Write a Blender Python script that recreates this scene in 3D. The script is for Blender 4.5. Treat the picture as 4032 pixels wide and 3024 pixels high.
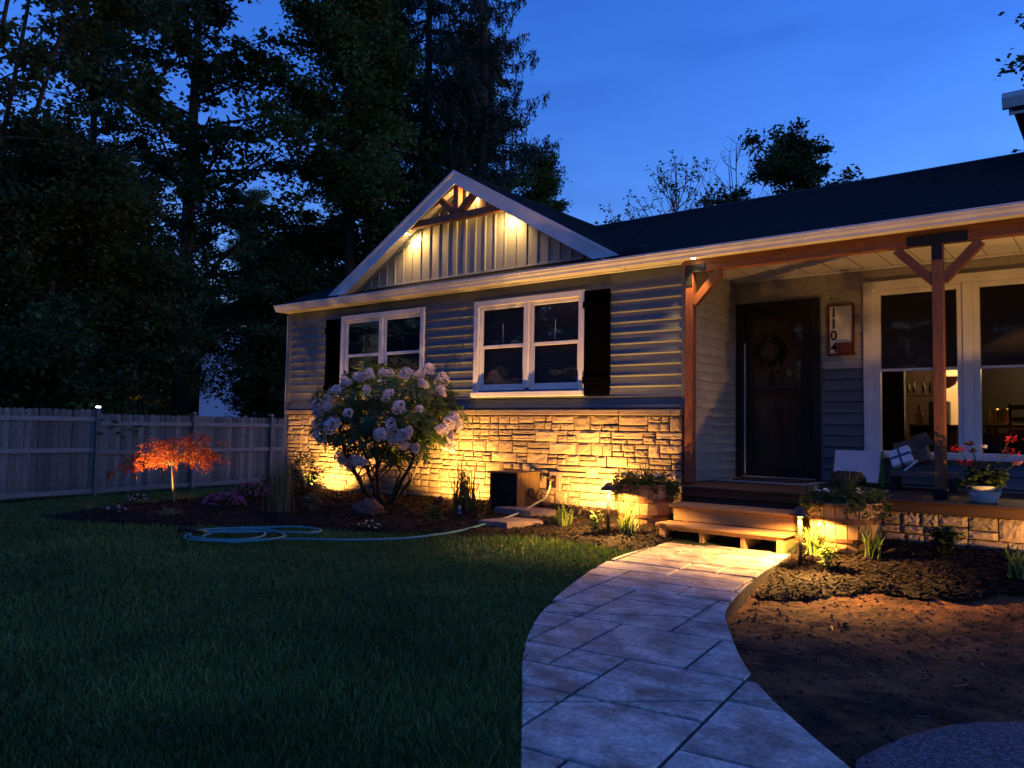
import bpy, bmesh, math, random
import numpy as np
from mathutils import Vector, Matrix

for o in list(bpy.data.objects):
    bpy.data.objects.remove(o, do_unlink=True)
scene = bpy.context.scene
COL = scene.collection
R = math.radians

# ------------------------------------------------------------------ camera
def cam_axes(yaw, pitch, roll):
    cy, sy, cp, sp = math.cos(yaw), math.sin(yaw), math.cos(pitch), math.sin(pitch)
    f = Vector((-sy*cp, cy*cp, sp)); r = Vector((cy, sy, 0)); u = r.cross(f)
    return math.cos(roll)*r+math.sin(roll)*u, -math.sin(roll)*r+math.cos(roll)*u, f
cr, cu, cf = cam_axes(R(38.344), R(3.163), R(0.916))
cam_d = bpy.data.cameras.new('camera'); cam = bpy.data.objects.new('camera', cam_d); COL.objects.link(cam)
cam.matrix_world = Matrix(((cr.x, cu.x, -cf.x, 0), (cr.y, cu.y, -cf.y, 0), (cr.z, cu.z, -cf.z, 1.10), (0, 0, 0, 1)))
cam_d.sensor_fit = 'HORIZONTAL'; cam_d.sensor_width = 36.0; cam_d.lens = 27.573
cam_d.clip_start = 0.05; cam_d.clip_end = 1200
scene.camera = cam

# ------------------------------------------------------------------ sky (dusk, sun just set beyond the house)
SUN_AZ = R(50)
world = bpy.data.worlds.new('World'); scene.world = world; world.use_nodes = True
nt = world.node_tree; nt.nodes.clear()
sky = nt.nodes.new('ShaderNodeTexSky'); sky.sky_type = 'NISHITA'; sky.sun_disc = False
sky.sun_elevation = R(0.0); sky.sun_rotation = SUN_AZ; sky.altitude = 200; sky.air_density = 1.0; sky.dust_density = 0.6; sky.ozone_density = 3.0
hs = nt.nodes.new('ShaderNodeHueSaturation'); hs.inputs['Saturation'].default_value = 1.10; hs.inputs['Hue'].default_value = 0.511
tc = nt.nodes.new('ShaderNodeTexCoord'); mp = nt.nodes.new('ShaderNodeMapping'); mp.inputs['Scale'].default_value = (1.5, 1.5, 6.0); mp.inputs['Location'].default_value = (0.9, 0.1, 0.35)
nz = nt.nodes.new('ShaderNodeTexNoise'); nz.inputs['Scale'].default_value = 2.6; nz.inputs['Detail'].default_value = 5; nz.inputs['Roughness'].default_value = 0.55
cr_ = nt.nodes.new('ShaderNodeValToRGB'); cr_.color_ramp.elements[0].position = 0.46; cr_.color_ramp.elements[1].position = 0.66
cr_.color_ramp.elements[0].color = (1, 1, 1, 1); cr_.color_ramp.elements[1].color = (0.84, 0.87, 0.92, 1)
ml = nt.nodes.new('ShaderNodeMixRGB'); ml.blend_type = 'MULTIPLY'; ml.inputs['Fac'].default_value = 1.0
bg = nt.nodes.new('ShaderNodeBackground'); bg.inputs['Strength'].default_value = 0.15
wo = nt.nodes.new('ShaderNodeOutputWorld')
nt.links.new(sky.outputs[0], hs.inputs['Color']); nt.links.new(tc.outputs['Generated'], mp.inputs['Vector']); nt.links.new(mp.outputs[0], nz.inputs['Vector'])
nt.links.new(nz.outputs['Fac'], cr_.inputs['Fac']); nt.links.new(hs.outputs[0], ml.inputs[1]); nt.links.new(cr_.outputs[0], ml.inputs[2])
nt.links.new(ml.outputs[0], bg.inputs['Color']); nt.links.new(bg.outputs[0], wo.inputs['Surface'])
tint = nt.nodes.new('ShaderNodeMixRGB'); tint.blend_type = 'MULTIPLY'; tint.inputs['Fac'].default_value = 1.0; tint.inputs[2].default_value = (0.88, 0.98, 1.20, 1)
nt.links.new(sky.outputs[0], tint.inputs[1]); nt.links.new(tint.outputs[0], hs.inputs['Color'])

sun_d = bpy.data.lights.new('sun', 'SUN'); sun_d.energy = 0.01; sun_d.angle = R(25); sun_d.color = (1.0, 0.82, 0.78)
sun = bpy.data.objects.new('sun', sun_d); COL.objects.link(sun)
sun.rotation_euler = (R(-88), 0, R(-20))     # last trace of the sun, low beyond the house

scene.view_settings.view_transform = 'Standard'; scene.view_settings.look = 'None'
scene.view_settings.exposure = 3.45; scene.view_settings.gamma = 1.0
try: scene.view_settings.use_curve_mapping = False
except Exception: pass

WARM = (1.0, 0.47, 0.105)

# ------------------------------------------------------------------ helpers
ORG = {}
def org(o): return ORG.get(o.name, Vector((0, 0, 0))) if o else Vector((0, 0, 0))
def tag(o, label=None, cat=None, group=None, kind=None):
    if label: o['label'] = label
    if cat: o['category'] = cat
    if group: o['group'] = group
    if kind: o['kind'] = kind
    return o
def thing(name, label, cat, loc=(0, 0, 0), group=None, rz=0.0):
    o = bpy.data.objects.new(name, None); COL.objects.link(o); o.empty_display_size = 0.1
    o.location = loc; o.rotation_euler = (0, 0, rz); ORG[o.name] = Vector(loc)
    return tag(o, label, cat, group)
def link(name, me, parent=None, loc=None, rot=None, scl=None):
    """loc is a world place (parents are never rotated while building)."""
    o = bpy.data.objects.new(name, me); COL.objects.link(o)
    w = Vector(loc) if loc is not None else org(parent)
    if parent: o.parent = parent
    o.location = w-org(parent)
    if rot is not None: o.rotation_euler = rot
    if scl is not None: o.scale = scl
    ORG[o.name] = w
    return o
def clone(root, loc, rz=0.0, scl=1.0, label=None, group=None):
    c = root.copy(); COL.objects.link(c); c.location = loc; c.rotation_euler = (0, 0, rz); c.scale = (scl,)*3 if not isinstance(scl, tuple) else scl
    if label: c['label'] = label
    if group: c['group'] = group
    for ch in root.children:
        d = ch.copy(); COL.objects.link(d); d.parent = c
        for gch in ch.children:
            e = gch.copy(); COL.objects.link(e); e.parent = d
    return c

class MB:
    def __init__(s): s.v = []; s.f = []
    def add(s, vs, fs):
        n = len(s.v); s.v += [tuple(p) for p in vs]; s.f += [tuple(i+n for i in f) for f in fs]; return s
    def box(s, a, b):
        (x0, y0, z0), (x1, y1, z1) = a, b
        return s.add([(x0,y0,z0),(x1,y0,z0),(x1,y1,z0),(x0,y1,z0),(x0,y0,z1),(x1,y0,z1),(x1,y1,z1),(x0,y1,z1)],
                     [(3,2,1,0),(4,5,6,7),(0,1,5,4),(1,2,6,5),(2,3,7,6),(3,0,4,7)])
    def bbox(s, a, b, c=0.006):
        """box with chamfered edges"""
        bm = bmesh.new(); bmesh.ops.create_cube(bm, size=1)
        for v in bm.verts: v.co = Vector([(a[i]+b[i])/2+v.co[i]*(b[i]-a[i]) for i in range(3)])
        bmesh.ops.bevel(bm, geom=bm.edges[:], offset=c, segments=1, affect='EDGES')
        bm.verts.index_update(); s.add([v.co[:] for v in bm.verts], [[v.index for v in f.verts] for f in bm.faces]); bm.free(); return s
    def bar(s, p, q, w, h, up=(0, 0, 1)):
        p, q = Vector(p), Vector(q); d = (q-p).normalized(); u = Vector(up); x = d.cross(u)
        if x.length < 1e-4: x = d.cross(Vector((1, 0, 0)))
        x.normalize(); u = x.cross(d).normalized(); vs = []
        for e in (p, q):
            for a, b in ((-1,-1),(1,-1),(1,1),(-1,1)): vs.append(e+x*(a*w/2)+u*(b*h/2))
        return s.add(vs, [(3,2,1,0),(4,5,6,7),(0,1,5,4),(1,2,6,5),(2,3,7,6),(3,0,4,7)])
    def tube(s, pts, rad, n=8, cap=True):
        pts = [Vector(p) for p in pts]; m = len(pts)
        if not hasattr(rad, '__len__'): rad = [rad]*m
        vs = []; prev = None
        for i, p in enumerate(pts):
            d = (pts[min(i+1, m-1)]-pts[max(i-1, 0)]).normalized()
            if prev is None:
                a = d.cross(Vector((0, 0, 1))) if abs(d.z) < .9 else d.cross(Vector((1, 0, 0)))
            else: a = prev-d*prev.dot(d)
            a.normalize(); prev = a; b = d.cross(a)
            for k in range(n):
                t = 2*math.pi*k/n; vs.append(p+(a*math.cos(t)+b*math.sin(t))*rad[i])
        fs = []
        for i in range(m-1):
            for k in range(n): fs.append((i*n+k, i*n+(k+1) % n, (i+1)*n+(k+1) % n, (i+1)*n+k))
        if cap: fs.append(tuple(range(n))[::-1]); fs.append(tuple((m-1)*n+k for k in range(n)))
        return s.add(vs, fs)
    def lathe(s, prof, c=(0, 0, 0), n=24):
        vs = [(c[0]+r*math.cos(2*math.pi*k/n), c[1]+r*math.sin(2*math.pi*k/n), c[2]+z) for r, z in prof for k in range(n)]
        fs = [(i*n+k, i*n+(k+1) % n, (i+1)*n+(k+1) % n, (i+1)*n+k) for i in range(len(prof)-1) for k in range(n)]
        if prof[0][0] > 1e-4: fs.append(tuple(range(n))[::-1])
        if prof[-1][0] > 1e-4: fs.append(tuple((len(prof)-1)*n+k for k in range(n)))
        return s.add(vs, fs)
    def prism(s, poly, vec):
        n = len(poly); v = Vector(vec); vs = [Vector(p) for p in poly]+[Vector(p)+v for p in poly]
        return s.add(vs, [tuple(range(n))[::-1], tuple(range(n, 2*n))]+[(i, (i+1) % n, n+(i+1) % n, n+i) for i in range(n)])
    def mesh(s, mat, off=Vector((0, 0, 0)), smooth=False, name='part'):
        me = bpy.data.meshes.new(name); me.from_pydata([tuple(Vector(p)-off) for p in s.v], [], s.f)
        bm = bmesh.new(); bm.from_mesh(me); bmesh.ops.recalc_face_normals(bm, faces=bm.faces[:]); bm.to_mesh(me); bm.free()
        if mat: me.materials.append(mat)
        if smooth: me.polygons.foreach_set('use_smooth', [True]*len(me.polygons))
        return me
    def build(s, name, mat, parent=None, smooth=False):
        return link(name, s.mesh(mat, org(parent), smooth, name), parent)

def raw_mesh(name, V, Fq, mat, smooth=False):
    """numpy verts (n,3), faces (m,k)"""
    me = bpy.data.meshes.new(name); V = np.asarray(V, np.float32); Fq = np.asarray(Fq, np.int32); k = Fq.shape[1]
    me.vertices.add(len(V)); me.vertices.foreach_set('co', V.ravel())
    me.loops.add(Fq.size); me.loops.foreach_set('vertex_index', Fq.ravel())
    me.polygons.add(len(Fq)); me.polygons.foreach_set('loop_start', np.arange(0, Fq.size, k, dtype=np.int32))
    me.update(calc_edges=True); me.validate()
    if mat: me.materials.append(mat)
    if smooth: me.polygons.foreach_set('use_smooth', [True]*len(me.polygons))
    return me

# ------------------------------------------------------------------ materials
def mat(name, col, rough=0.7, col2=None, scale=20.0, stretch=(1, 1, 1), bump=0.0, bscale=None, detail=6, rnd=0.0, spec=0.3, metal=0.0, contrast=(0.3, 0.7), isl=False, sheen=0.0, rough_noise=0.0, grime=None, fine=None):
    m = bpy.data.materials.new(name); m.use_nodes = True; t = m.node_tree; b = t.nodes['Principled BSDF']
    b.inputs['Roughness'].default_value = rough; b.inputs['Specular IOR Level'].default_value = spec; b.inputs['Metallic'].default_value = metal
    L = t.links.new
    tc = t.nodes.new('ShaderNodeTexCoord'); mp = t.nodes.new('ShaderNodeMapping'); mp.inputs['Scale'].default_value = stretch
    oi = t.nodes.new('ShaderNodeObjectInfo')
    ad = t.nodes.new('ShaderNodeVectorMath'); ad.operation = 'MULTIPLY_ADD'
    ad.inputs[1].default_value = (37.0, 19.0, 53.0)
    cx = t.nodes.new('ShaderNodeCombineXYZ')
    for i in range(3): L(oi.outputs['Random'], cx.inputs[i])
    L(cx.outputs[0], ad.inputs[0]); L(tc.outputs['Object'], mp.inputs['Vector']); L(mp.outputs[0], ad.inputs[2])
    nz = t.nodes.new('ShaderNodeTexNoise'); nz.inputs['Scale'].default_value = scale; nz.inputs['Detail'].default_value = detail; nz.inputs['Roughness'].default_value = 0.6
    L(ad.outputs[0], nz.inputs['Vector'])
    rp = t.nodes.new('ShaderNodeValToRGB'); rp.color_ramp.elements[0].position = contrast[0]; rp.color_ramp.elements[1].position = contrast[1]
    c2 = col2 if col2 else tuple(c*0.75 for c in col)
    rp.color_ramp.elements[0].color = (*c2, 1); rp.color_ramp.elements[1].color = (*col, 1)
    L(nz.outputs['Fac'], rp.inputs['Fac']); out = rp.outputs['Color']
    if grime:
        g2 = t.nodes.new('ShaderNodeTexNoise'); g2.inputs['Scale'].default_value = grime[1]; g2.inputs['Detail'].default_value = 4; L(tc.outputs['Object'], g2.inputs['Vector'])
        gr = t.nodes.new('ShaderNodeValToRGB'); gr.color_ramp.elements[0].position = 0.4; gr.color_ramp.elements[1].position = 0.65
        gr.color_ramp.elements[0].color = (1, 1, 1, 1); gr.color_ramp.elements[1].color = (*grime[0], 1); L(g2.outputs['Fac'], gr.inputs['Fac'])
        mx = t.nodes.new('ShaderNodeMixRGB'); mx.blend_type = 'MULTIPLY'; mx.inputs['Fac'].default_value = 1; L(out, mx.inputs[1]); L(gr.outputs[0], mx.inputs[2]); out = mx.outputs[0]
    if fine:
        g3 = t.nodes.new('ShaderNodeTexNoise'); g3.inputs['Scale'].default_value = fine[1]; g3.inputs['Detail'].default_value = 3; g3.inputs['Roughness'].default_value = 0.7; L(tc.outputs['Object'], g3.inputs['Vector'])
        m3 = t.nodes.new('ShaderNodeMapRange'); m3.inputs['From Min'].default_value = 0.3; m3.inputs['From Max'].default_value = 0.7; m3.inputs['To Min'].default_value = 1-fine[0]; m3.inputs['To Max'].default_value = 1+fine[0]; L(g3.outputs['Fac'], m3.inputs['Value'])
        h3 = t.nodes.new('ShaderNodeHueSaturation'); L(out, h3.inputs['Color']); L(m3.outputs[0], h3.inputs['Value']); out = h3.outputs['Color']
    if rnd > 0:
        src = oi.outputs['Random']
        if isl:
            ge = t.nodes.new('ShaderNodeNewGeometry'); src = ge.outputs['Random Per Island']
        mr = t.nodes.new('ShaderNodeMapRange'); mr.inputs['To Min'].default_value = 1-rnd; mr.inputs['To Max'].default_value = 1+rnd; L(src, mr.inputs['Value'])
        hv = t.nodes.new('ShaderNodeHueSaturation'); L(out, hv.inputs['Color']); L(mr.outputs[0], hv.inputs['Value'])
        mr2 = t.nodes.new('ShaderNodeMapRange'); mr2.inputs['To Min'].default_value = 0.5-rnd*0.05; mr2.inputs['To Max'].default_value = 0.5+rnd*0.05
        fr = t.nodes.new('ShaderNodeMath'); fr.operation = 'FRACT'; mu = t.nodes.new('ShaderNodeMath'); mu.operation = 'MULTIPLY'; mu.inputs[1].default_value = 7.31
        L(src, mu.inputs[0]); L(mu.outputs[0], fr.inputs[0]); L(fr.outputs[0], mr2.inputs['Value']); L(mr2.outputs[0], hv.inputs['Hue'])
        out = hv.outputs['Color']
    L(out, b.inputs['Base Color'])
    if rough_noise:
        rr = t.nodes.new('ShaderNodeMapRange'); rr.inputs['To Min'].default_value = rough-rough_noise; rr.inputs['To Max'].default_value = min(1, rough+rough_noise); L(nz.outputs['Fac'], rr.inputs['Value']); L(rr.outputs[0], b.inputs['Roughness'])
    if bump > 0:
        n2 = nz
        if bscale:
            n2 = t.nodes.new('ShaderNodeTexNoise'); n2.inputs['Scale'].default_value = bscale; n2.inputs['Detail'].default_value = 8; n2.inputs['Roughness'].default_value = 0.65; L(ad.outputs[0], n2.inputs['Vector'])
        bp = t.nodes.new('ShaderNodeBump'); bp.inputs['Strength'].default_value = 1.0; bp.inputs['Distance'].default_value = bump
        L(n2.outputs['Fac'], bp.inputs['Height']); L(bp.outputs[0], b.inputs['Normal'])
    return m

def leaf_mat(name, col, col2, trans=0.35, rnd=0.35, rough=0.5):
    m = mat(name, col, rough, col2, 0.9, detail=3, rnd=rnd, isl=True, spec=0.25)
    t = m.node_tree; b = t.nodes['Principled BSDF']; o = t.nodes['Material Output']
    src = b.inputs['Base Color'].links[0].from_socket
    tr = t.nodes.new('ShaderNodeBsdfTranslucent'); mx = t.nodes.new('ShaderNodeMixShader'); mx.inputs['Fac'].default_value = trans
    t.links.new(src, tr.inputs['Color']); t.links.new(b.outputs[0], mx.inputs[1]); t.links.new(tr.outputs[0], mx.inputs[2]); t.links.new(mx.outputs[0], o.inputs['Surface'])
    return m
def glow_mat(name, col, strength):
    m = bpy.data.materials.new(name); m.use_nodes = True; t = m.node_tree; b = t.nodes['Principled BSDF']
    b.inputs['Base Color'].default_value = (*col, 1); b.inputs['Emission Color'].default_value = (*col, 1); b.inputs['Emission Strength'].default_value = strength
    return m
def glass_mat(name, tint=(1, 1, 1), refl=0.10):
    m = bpy.data.materials.new(name); m.use_nodes = True; t = m.node_tree; o = t.nodes['Material Output']; t.nodes.remove(t.nodes['Principled BSDF'])
    tr = t.nodes.new('ShaderNodeBsdfTransparent'); tr.inputs['Color'].default_value = (*tint, 1)
    gl = t.nodes.new('ShaderNodeBsdfGlossy'); gl.inputs['Roughness'].default_value = 0.02
    lw = t.nodes.new('ShaderNodeFresnel'); lw.inputs['IOR'].default_value = 1.0+refl*4.5
    mx = t.nodes.new('ShaderNodeMixShader'); L = t.links.new
    L(lw.outputs[0], mx.inputs['Fac']); L(tr.outputs[0], mx.inputs[1]); L(gl.outputs[0], mx.inputs[2]); L(mx.outputs[0], o.inputs['Surface'])
    return m

M = {}
M['lap'] = mat('slate_lap_siding', (0.125, 0.142, 0.158), 0.55, (0.108, 0.123, 0.138), 30, (0.4, 1, 6), bump=0.0006, bscale=120, rnd=0.06, grime=((0.86, 0.86, 0.86), 2.0))
M['shake'] = mat('pale_grey_shake', (0.40, 0.39, 0.36), 0.7, (0.30, 0.29, 0.27), 60, (6, 6, 0.7), bump=0.0015, rnd=0.08, grime=((0.85, 0.85, 0.85), 2.5))
M['batten'] = mat('grey_green_board', (0.25, 0.26, 0.25), 0.6, (0.22, 0.23, 0.22), 25, (4, 4, 0.5), bump=0.0005, rnd=0.05)
M['white'] = mat('white_trim', (0.74, 0.74, 0.74), 0.45, (0.66, 0.66, 0.65), 12, bump=0.0003, bscale=60, rnd=0.03, grime=((0.88, 0.87, 0.85), 3.0))
M['soffit'] = mat('white_soffit', (0.70, 0.70, 0.69), 0.55, (0.64, 0.64, 0.62), 10)
M['shutter'] = mat('black_shutter', (0.0022, 0.0022, 0.0025), 0.9, (0.0016, 0.0016, 0.0018), 30, (6, 6, .6), bump=0.0004, spec=0.0)
M['cedar'] = mat('stained_cedar', (0.25, 0.098, 0.040), 0.6, (0.13, 0.046, 0.018), 14, (7, 7, 0.55), bump=0.0012, rnd=0.12, contrast=(0.3, 0.68))
M['cedarx'] = mat('stained_cedar_long', (0.25, 0.098, 0.040), 0.6, (0.13, 0.046, 0.018), 14, (0.55, 7, 7), bump=0.0012, rnd=0.12, contrast=(0.3, 0.68))
M['black'] = mat('black_metal', (0.012, 0.012, 0.012), 0.5, (0.009, 0.009, 0.009), 40, bump=0.0003)
M['stone'] = mat('veneer_stone', (0.46, 0.36, 0.24), 0.85, (0.27, 0.195, 0.12), 9, bump=0.016, bscale=16, rnd=0.30, contrast=(0.32, 0.62))
M['mortar'] = mat('mortar', (0.085, 0.066, 0.05), 0.95, (0.05, 0.04, 0.03), 40, bump=0.004)
M['cap'] = mat('ledge_stone', (0.27, 0.21, 0.16), 0.85, (0.19, 0.15, 0.115), 14, (0.6, 3, 2.5), bump=0.010, rnd=0.12)
M['deck'] = mat('dark_deck_board', (0.050, 0.032, 0.027), 0.6, (0.030, 0.019, 0.016), 16, (0.5, 7, 7), bump=0.001, rnd=0.12)
M['fascia_wood'] = mat('brown_fascia', (0.080, 0.042, 0.020), 0.65, (0.055, 0.028, 0.013), 14, (0.5, 7, 7), bump=0.001)
M['step'] = mat('new_lumber', (0.37, 0.23, 0.11), 0.6, (0.24, 0.14, 0.06), 12, (0.5, 8, 8), bump=0.001, rnd=0.10, contrast=(0.3, 0.68))
M['roof'] = mat('dark_shingle', (0.016, 0.016, 0.020), 0.9, (0.007, 0.007, 0.009), 9, (3, 1, 1), bump=0.006, bscale=60, rnd=0.25)
M['path'] = mat('stamped_concrete', (0.60, 0.54, 0.47), 0.65, (0.30, 0.265, 0.23), 4.5, (1, 1.7, 1), bump=0.010, bscale=12, detail=9, rnd=0.10, contrast=(0.36, 0.60), rough_noise=0.12, grime=((0.58, 0.56, 0.55), 5.0), fine=(0.38, 36.0))
M['joint'] = mat('joint_concrete', (0.055, 0.05, 0.045), 0.9, (0.03, 0.027, 0.025), 12, bump=0.003)
M['asphalt'] = mat('asphalt', (0.24, 0.24, 0.26), 0.85, (0.055, 0.056, 0.062), 70, bump=0.008, contrast=(0.44, 0.74), detail=2, fine=(0.45, 60.0))
M['lawn'] = mat('lawn_ground', (0.030, 0.055, 0.016), 0.9, (0.016, 0.028, 0.009), 5, bump=0.03, bscale=40)
M['mulch'] = mat('bark_mulch', (0.016, 0.010, 0.007), 0.95, (0.005, 0.0033, 0.0026), 30, bump=0.03, bscale=45, contrast=(0.35, 0.7))
M['chip'] = mat('mulch_chip', (0.026, 0.016, 0.011), 0.9, (0.008, 0.005, 0.004), 20, rnd=0.6, isl=True)
M['soil'] = mat('bare_soil', (0.185, 0.078, 0.030), 0.95, (0.018, 0.009, 0.0055), 2.6, bump=0.07, bscale=9, detail=12, contrast=(0.38, 0.60), fine=(0.4, 30.0))
M['clod'] = mat('soil_clod', (0.13, 0.060, 0.030), 0.95, (0.05, 0.024, 0.013), 14, bump=0.008, rnd=0.5, isl=True)
M['fence'] = mat('weathered_cedar', (0.215, 0.19, 0.17), 0.85, (0.10, 0.088, 0.08), 8, (9, 9, 0.8), bump=0.003, rnd=0.42, contrast=(0.3, 0.68), fine=(0.3, 14.0))
M['fence_x'] = mat('weathered_rail', (0.29, 0.26, 0.235), 0.85, (0.16, 0.14, 0.13), 8, (9, 0.8, 9), bump=0.003, rnd=0.18)
M['barrel'] = mat('barrel_stave', (0.36, 0.23, 0.12), 0.7, (0.19, 0.115, 0.06), 10, (7, 7, 0.7), bump=0.002, rnd=0.25)
M['hoop'] = mat('rusty_hoop', (0.16, 0.065, 0.03), 0.65, (0.08, 0.035, 0.02), 30, bump=0.002, spec=0.4)
M['bark'] = mat('dark_bark', (0.065, 0.052, 0.042), 0.95, (0.028, 0.022, 0.018), 9, (3, 3, 0.5), bump=0.02)
M['bark_pale'] = mat('pale_bark', (0.12, 0.10, 0.085), 0.9, (0.06, 0.05, 0.042), 9, (3, 3, 0.5), bump=0.01)
M['leaf'] = leaf_mat('tree_leaf', (0.068, 0.112, 0.036), (0.034, 0.060, 0.020))
M['leaf_b'] = leaf_mat('bright_tree_leaf', (0.120, 0.190, 0.050), (0.055, 0.095, 0.028))
M['needle'] = leaf_mat('spruce_needle', (0.028, 0.046, 0.026), (0.016, 0.028, 0.016), 0.1)
M['rhodo'] = leaf_mat('rhododendron_leaf', (0.070, 0.125, 0.035), (0.035, 0.066, 0.020), 0.2, rough=0.35)
M['petal'] = leaf_mat('pale_petal', (0.84, 0.77, 0.80), (0.78, 0.66, 0.71), 0.3, 0.15)
M['petal_eye'] = mat('petal_eye', (0.30, 0.20, 0.05), 0.7)
M['maple'] = leaf_mat('red_maple_leaf', (0.50, 0.15, 0.055), (0.32, 0.07, 0.03), 0.45, 0.35)
M['maple_bark'] = mat('maple_bark', (0.30, 0.24, 0.15), 0.8, (0.20, 0.15, 0.10), 20, bump=0.003)
M['shrub'] = leaf_mat('shrub_leaf', (0.040, 0.070, 0.022), (0.022, 0.040, 0.014), 0.25)
M['blade'] = leaf_mat('lawn_blade', (0.125, 0.215, 0.050), (0.045, 0.100, 0.024), 0.3, 0.4)
M['tallgrass'] = leaf_mat('tall_grass_blade', (0.10, 0.12, 0.035), (0.05, 0.07, 0.02), 0.3, 0.35)
M['straw'] = leaf_mat('straw_blade', (0.26, 0.22, 0.10), (0.15, 0.13, 0.06), 0.3, 0.3)
M['lime'] = leaf_mat('lily_leaf', (0.17, 0.24, 0.06), (0.10, 0.16, 0.04), 0.35, 0.25)
M['trail'] = leaf_mat('trailing_leaf', (0.085, 0.13, 0.035), (0.045, 0.075, 0.02), 0.3, 0.35)
M['pink'] = leaf_mat('pink_petal', (0.34, 0.15, 0.31), (0.26, 0.10, 0.24), 0.3, 0.2)
M['redpetal'] = leaf_mat('red_petal', (0.55, 0.03, 0.06), (0.40, 0.02, 0.04), 0.3, 0.2)
M['whitepetal'] = leaf_mat('white_petal', (0.75, 0.75, 0.75), (0.62, 0.62, 0.64), 0.3, 0.1)
M['bronze'] = mat('bronze_fixture', (0.06, 0.038, 0.022), 0.45, (0.04, 0.025, 0.015), 30, spec=0.5)
M['hose'] = mat('teal_hose', (0.07, 0.24, 0.25), 0.4, (0.055, 0.20, 0.21), 8, spec=0.4)
M['hose_y'] = mat('pale_hose', (0.48, 0.50, 0.34), 0.4, (0.40, 0.42, 0.28), 8, spec=0.4)
M['brass'] = mat('brass', (0.45, 0.30, 0.10), 0.35, metal=0.8)
M['flag'] = mat('flagstone', (0.24, 0.185, 0.155), 0.85, (0.15, 0.115, 0.095), 6, bump=0.012, bscale=12, rnd=0.1)
M['rock'] = mat('red_rock', (0.17, 0.085, 0.06), 0.9, (0.09, 0.045, 0.034), 6, bump=0.02, bscale=9)
M['boxwood'] = mat('tan_cover_board', (0.14, 0.086, 0.038), 0.65, (0.09, 0.054, 0.024), 12, (7, 7, 0.6), bump=0.001, rnd=0.1)
M['darkplastic'] = mat('dark_plastic', (0.015, 0.014, 0.014), 0.6)
M['glass'] = glass_mat('window_glass', (0.86, 0.88, 0.90), 0.10)
M['doorglass'] = glass_mat('storm_door_glass', (0.85, 0.83, 0.80), 0.10)
M['shade'] = mat('grey_shade', (0.15, 0.125, 0.115), 0.8, (0.13, 0.108, 0.10), 20)
M['blind'] = mat('grey_blind', (0.10, 0.082, 0.072), 0.7, (0.08, 0.066, 0.058), 20, rnd=0.05)
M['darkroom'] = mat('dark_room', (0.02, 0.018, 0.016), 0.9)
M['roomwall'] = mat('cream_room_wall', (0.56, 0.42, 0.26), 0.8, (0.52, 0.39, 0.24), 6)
M['door'] = mat('brown_front_door', (0.17, 0.105, 0.068), 0.5, (0.12, 0.075, 0.05), 12, (6, 6, 0.6), bump=0.0006)
M['rug'] = mat('pale_rug', (0.50, 0.48, 0.45), 0.95, (0.36, 0.34, 0.31), 60, bump=0.004)
M['coir'] = mat('coir_mat', (0.16, 0.085, 0.04), 0.95, (0.09, 0.05, 0.025), 90, bump=0.005)
M['whitebox'] = mat('white_box', (0.72, 0.74, 0.78), 0.5, (0.66, 0.68, 0.72), 8)
M['green'] = mat('green_panel', (0.08, 0.30, 0.10), 0.5)
M['blue'] = mat('blue_ribbon', (0.05, 0.10, 0.22), 0.5)
M['brownbox'] = mat('cardboard', (0.16, 0.11, 0.09), 0.8, (0.12, 0.085, 0.07), 12)
M['pot'] = mat('white_plastic_pot', (0.62, 0.62, 0.62), 0.5, (0.52, 0.52, 0.52), 14, bump=0.001)
M['signwood'] = mat('red_brown_frame', (0.12, 0.035, 0.02), 0.6, (0.08, 0.022, 0.014), 14, (6, 6, .7), bump=0.0006)
M['nbwall'] = mat('pale_blue_clapboard', (0.62, 0.66, 0.74), 0.6, (0.54, 0.58, 0.66), 4)
M['lens'] = glow_mat('lamp_lens', (1.0, 0.72, 0.36), 2.5)
M['puck'] = glow_mat('puck_lens', (1.0, 0.80, 0.48), 6.0)
M['solar'] = glow_mat('cool_led', (0.85, 0.92, 1.0), 3.0)
M['bulb'] = glow_mat('room_bulb', (1.0, 0.72, 0.38), 6.0)

def spot(name, parent, loc, target, power, size=110, blend=0.6, radius=0.02, color=WARM):
    d = bpy.data.lights.new(name, 'SPOT'); d.energy = power; d.color = color; d.spot_size = R(size); d.spot_blend = blend; d.shadow_soft_size = radius
    o = bpy.data.objects.new(name, d); COL.objects.link(o)
    if parent: o.parent = parent
    o.location = Vector(loc)-org(parent)
    o.rotation_euler = (Vector(target)-Vector(loc)).to_track_quat('-Z', 'Y').to_euler()
    return o
def point(name, parent, loc, power, radius=0.03, color=WARM):
    d = bpy.data.lights.new(name, 'POINT'); d.energy = power; d.color = color; d.shadow_soft_size = radius
    o = bpy.data.objects.new(name, d); COL.objects.link(o)
    if parent: o.parent = parent
    o.location = Vector(loc)-org(parent)
    return o

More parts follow.
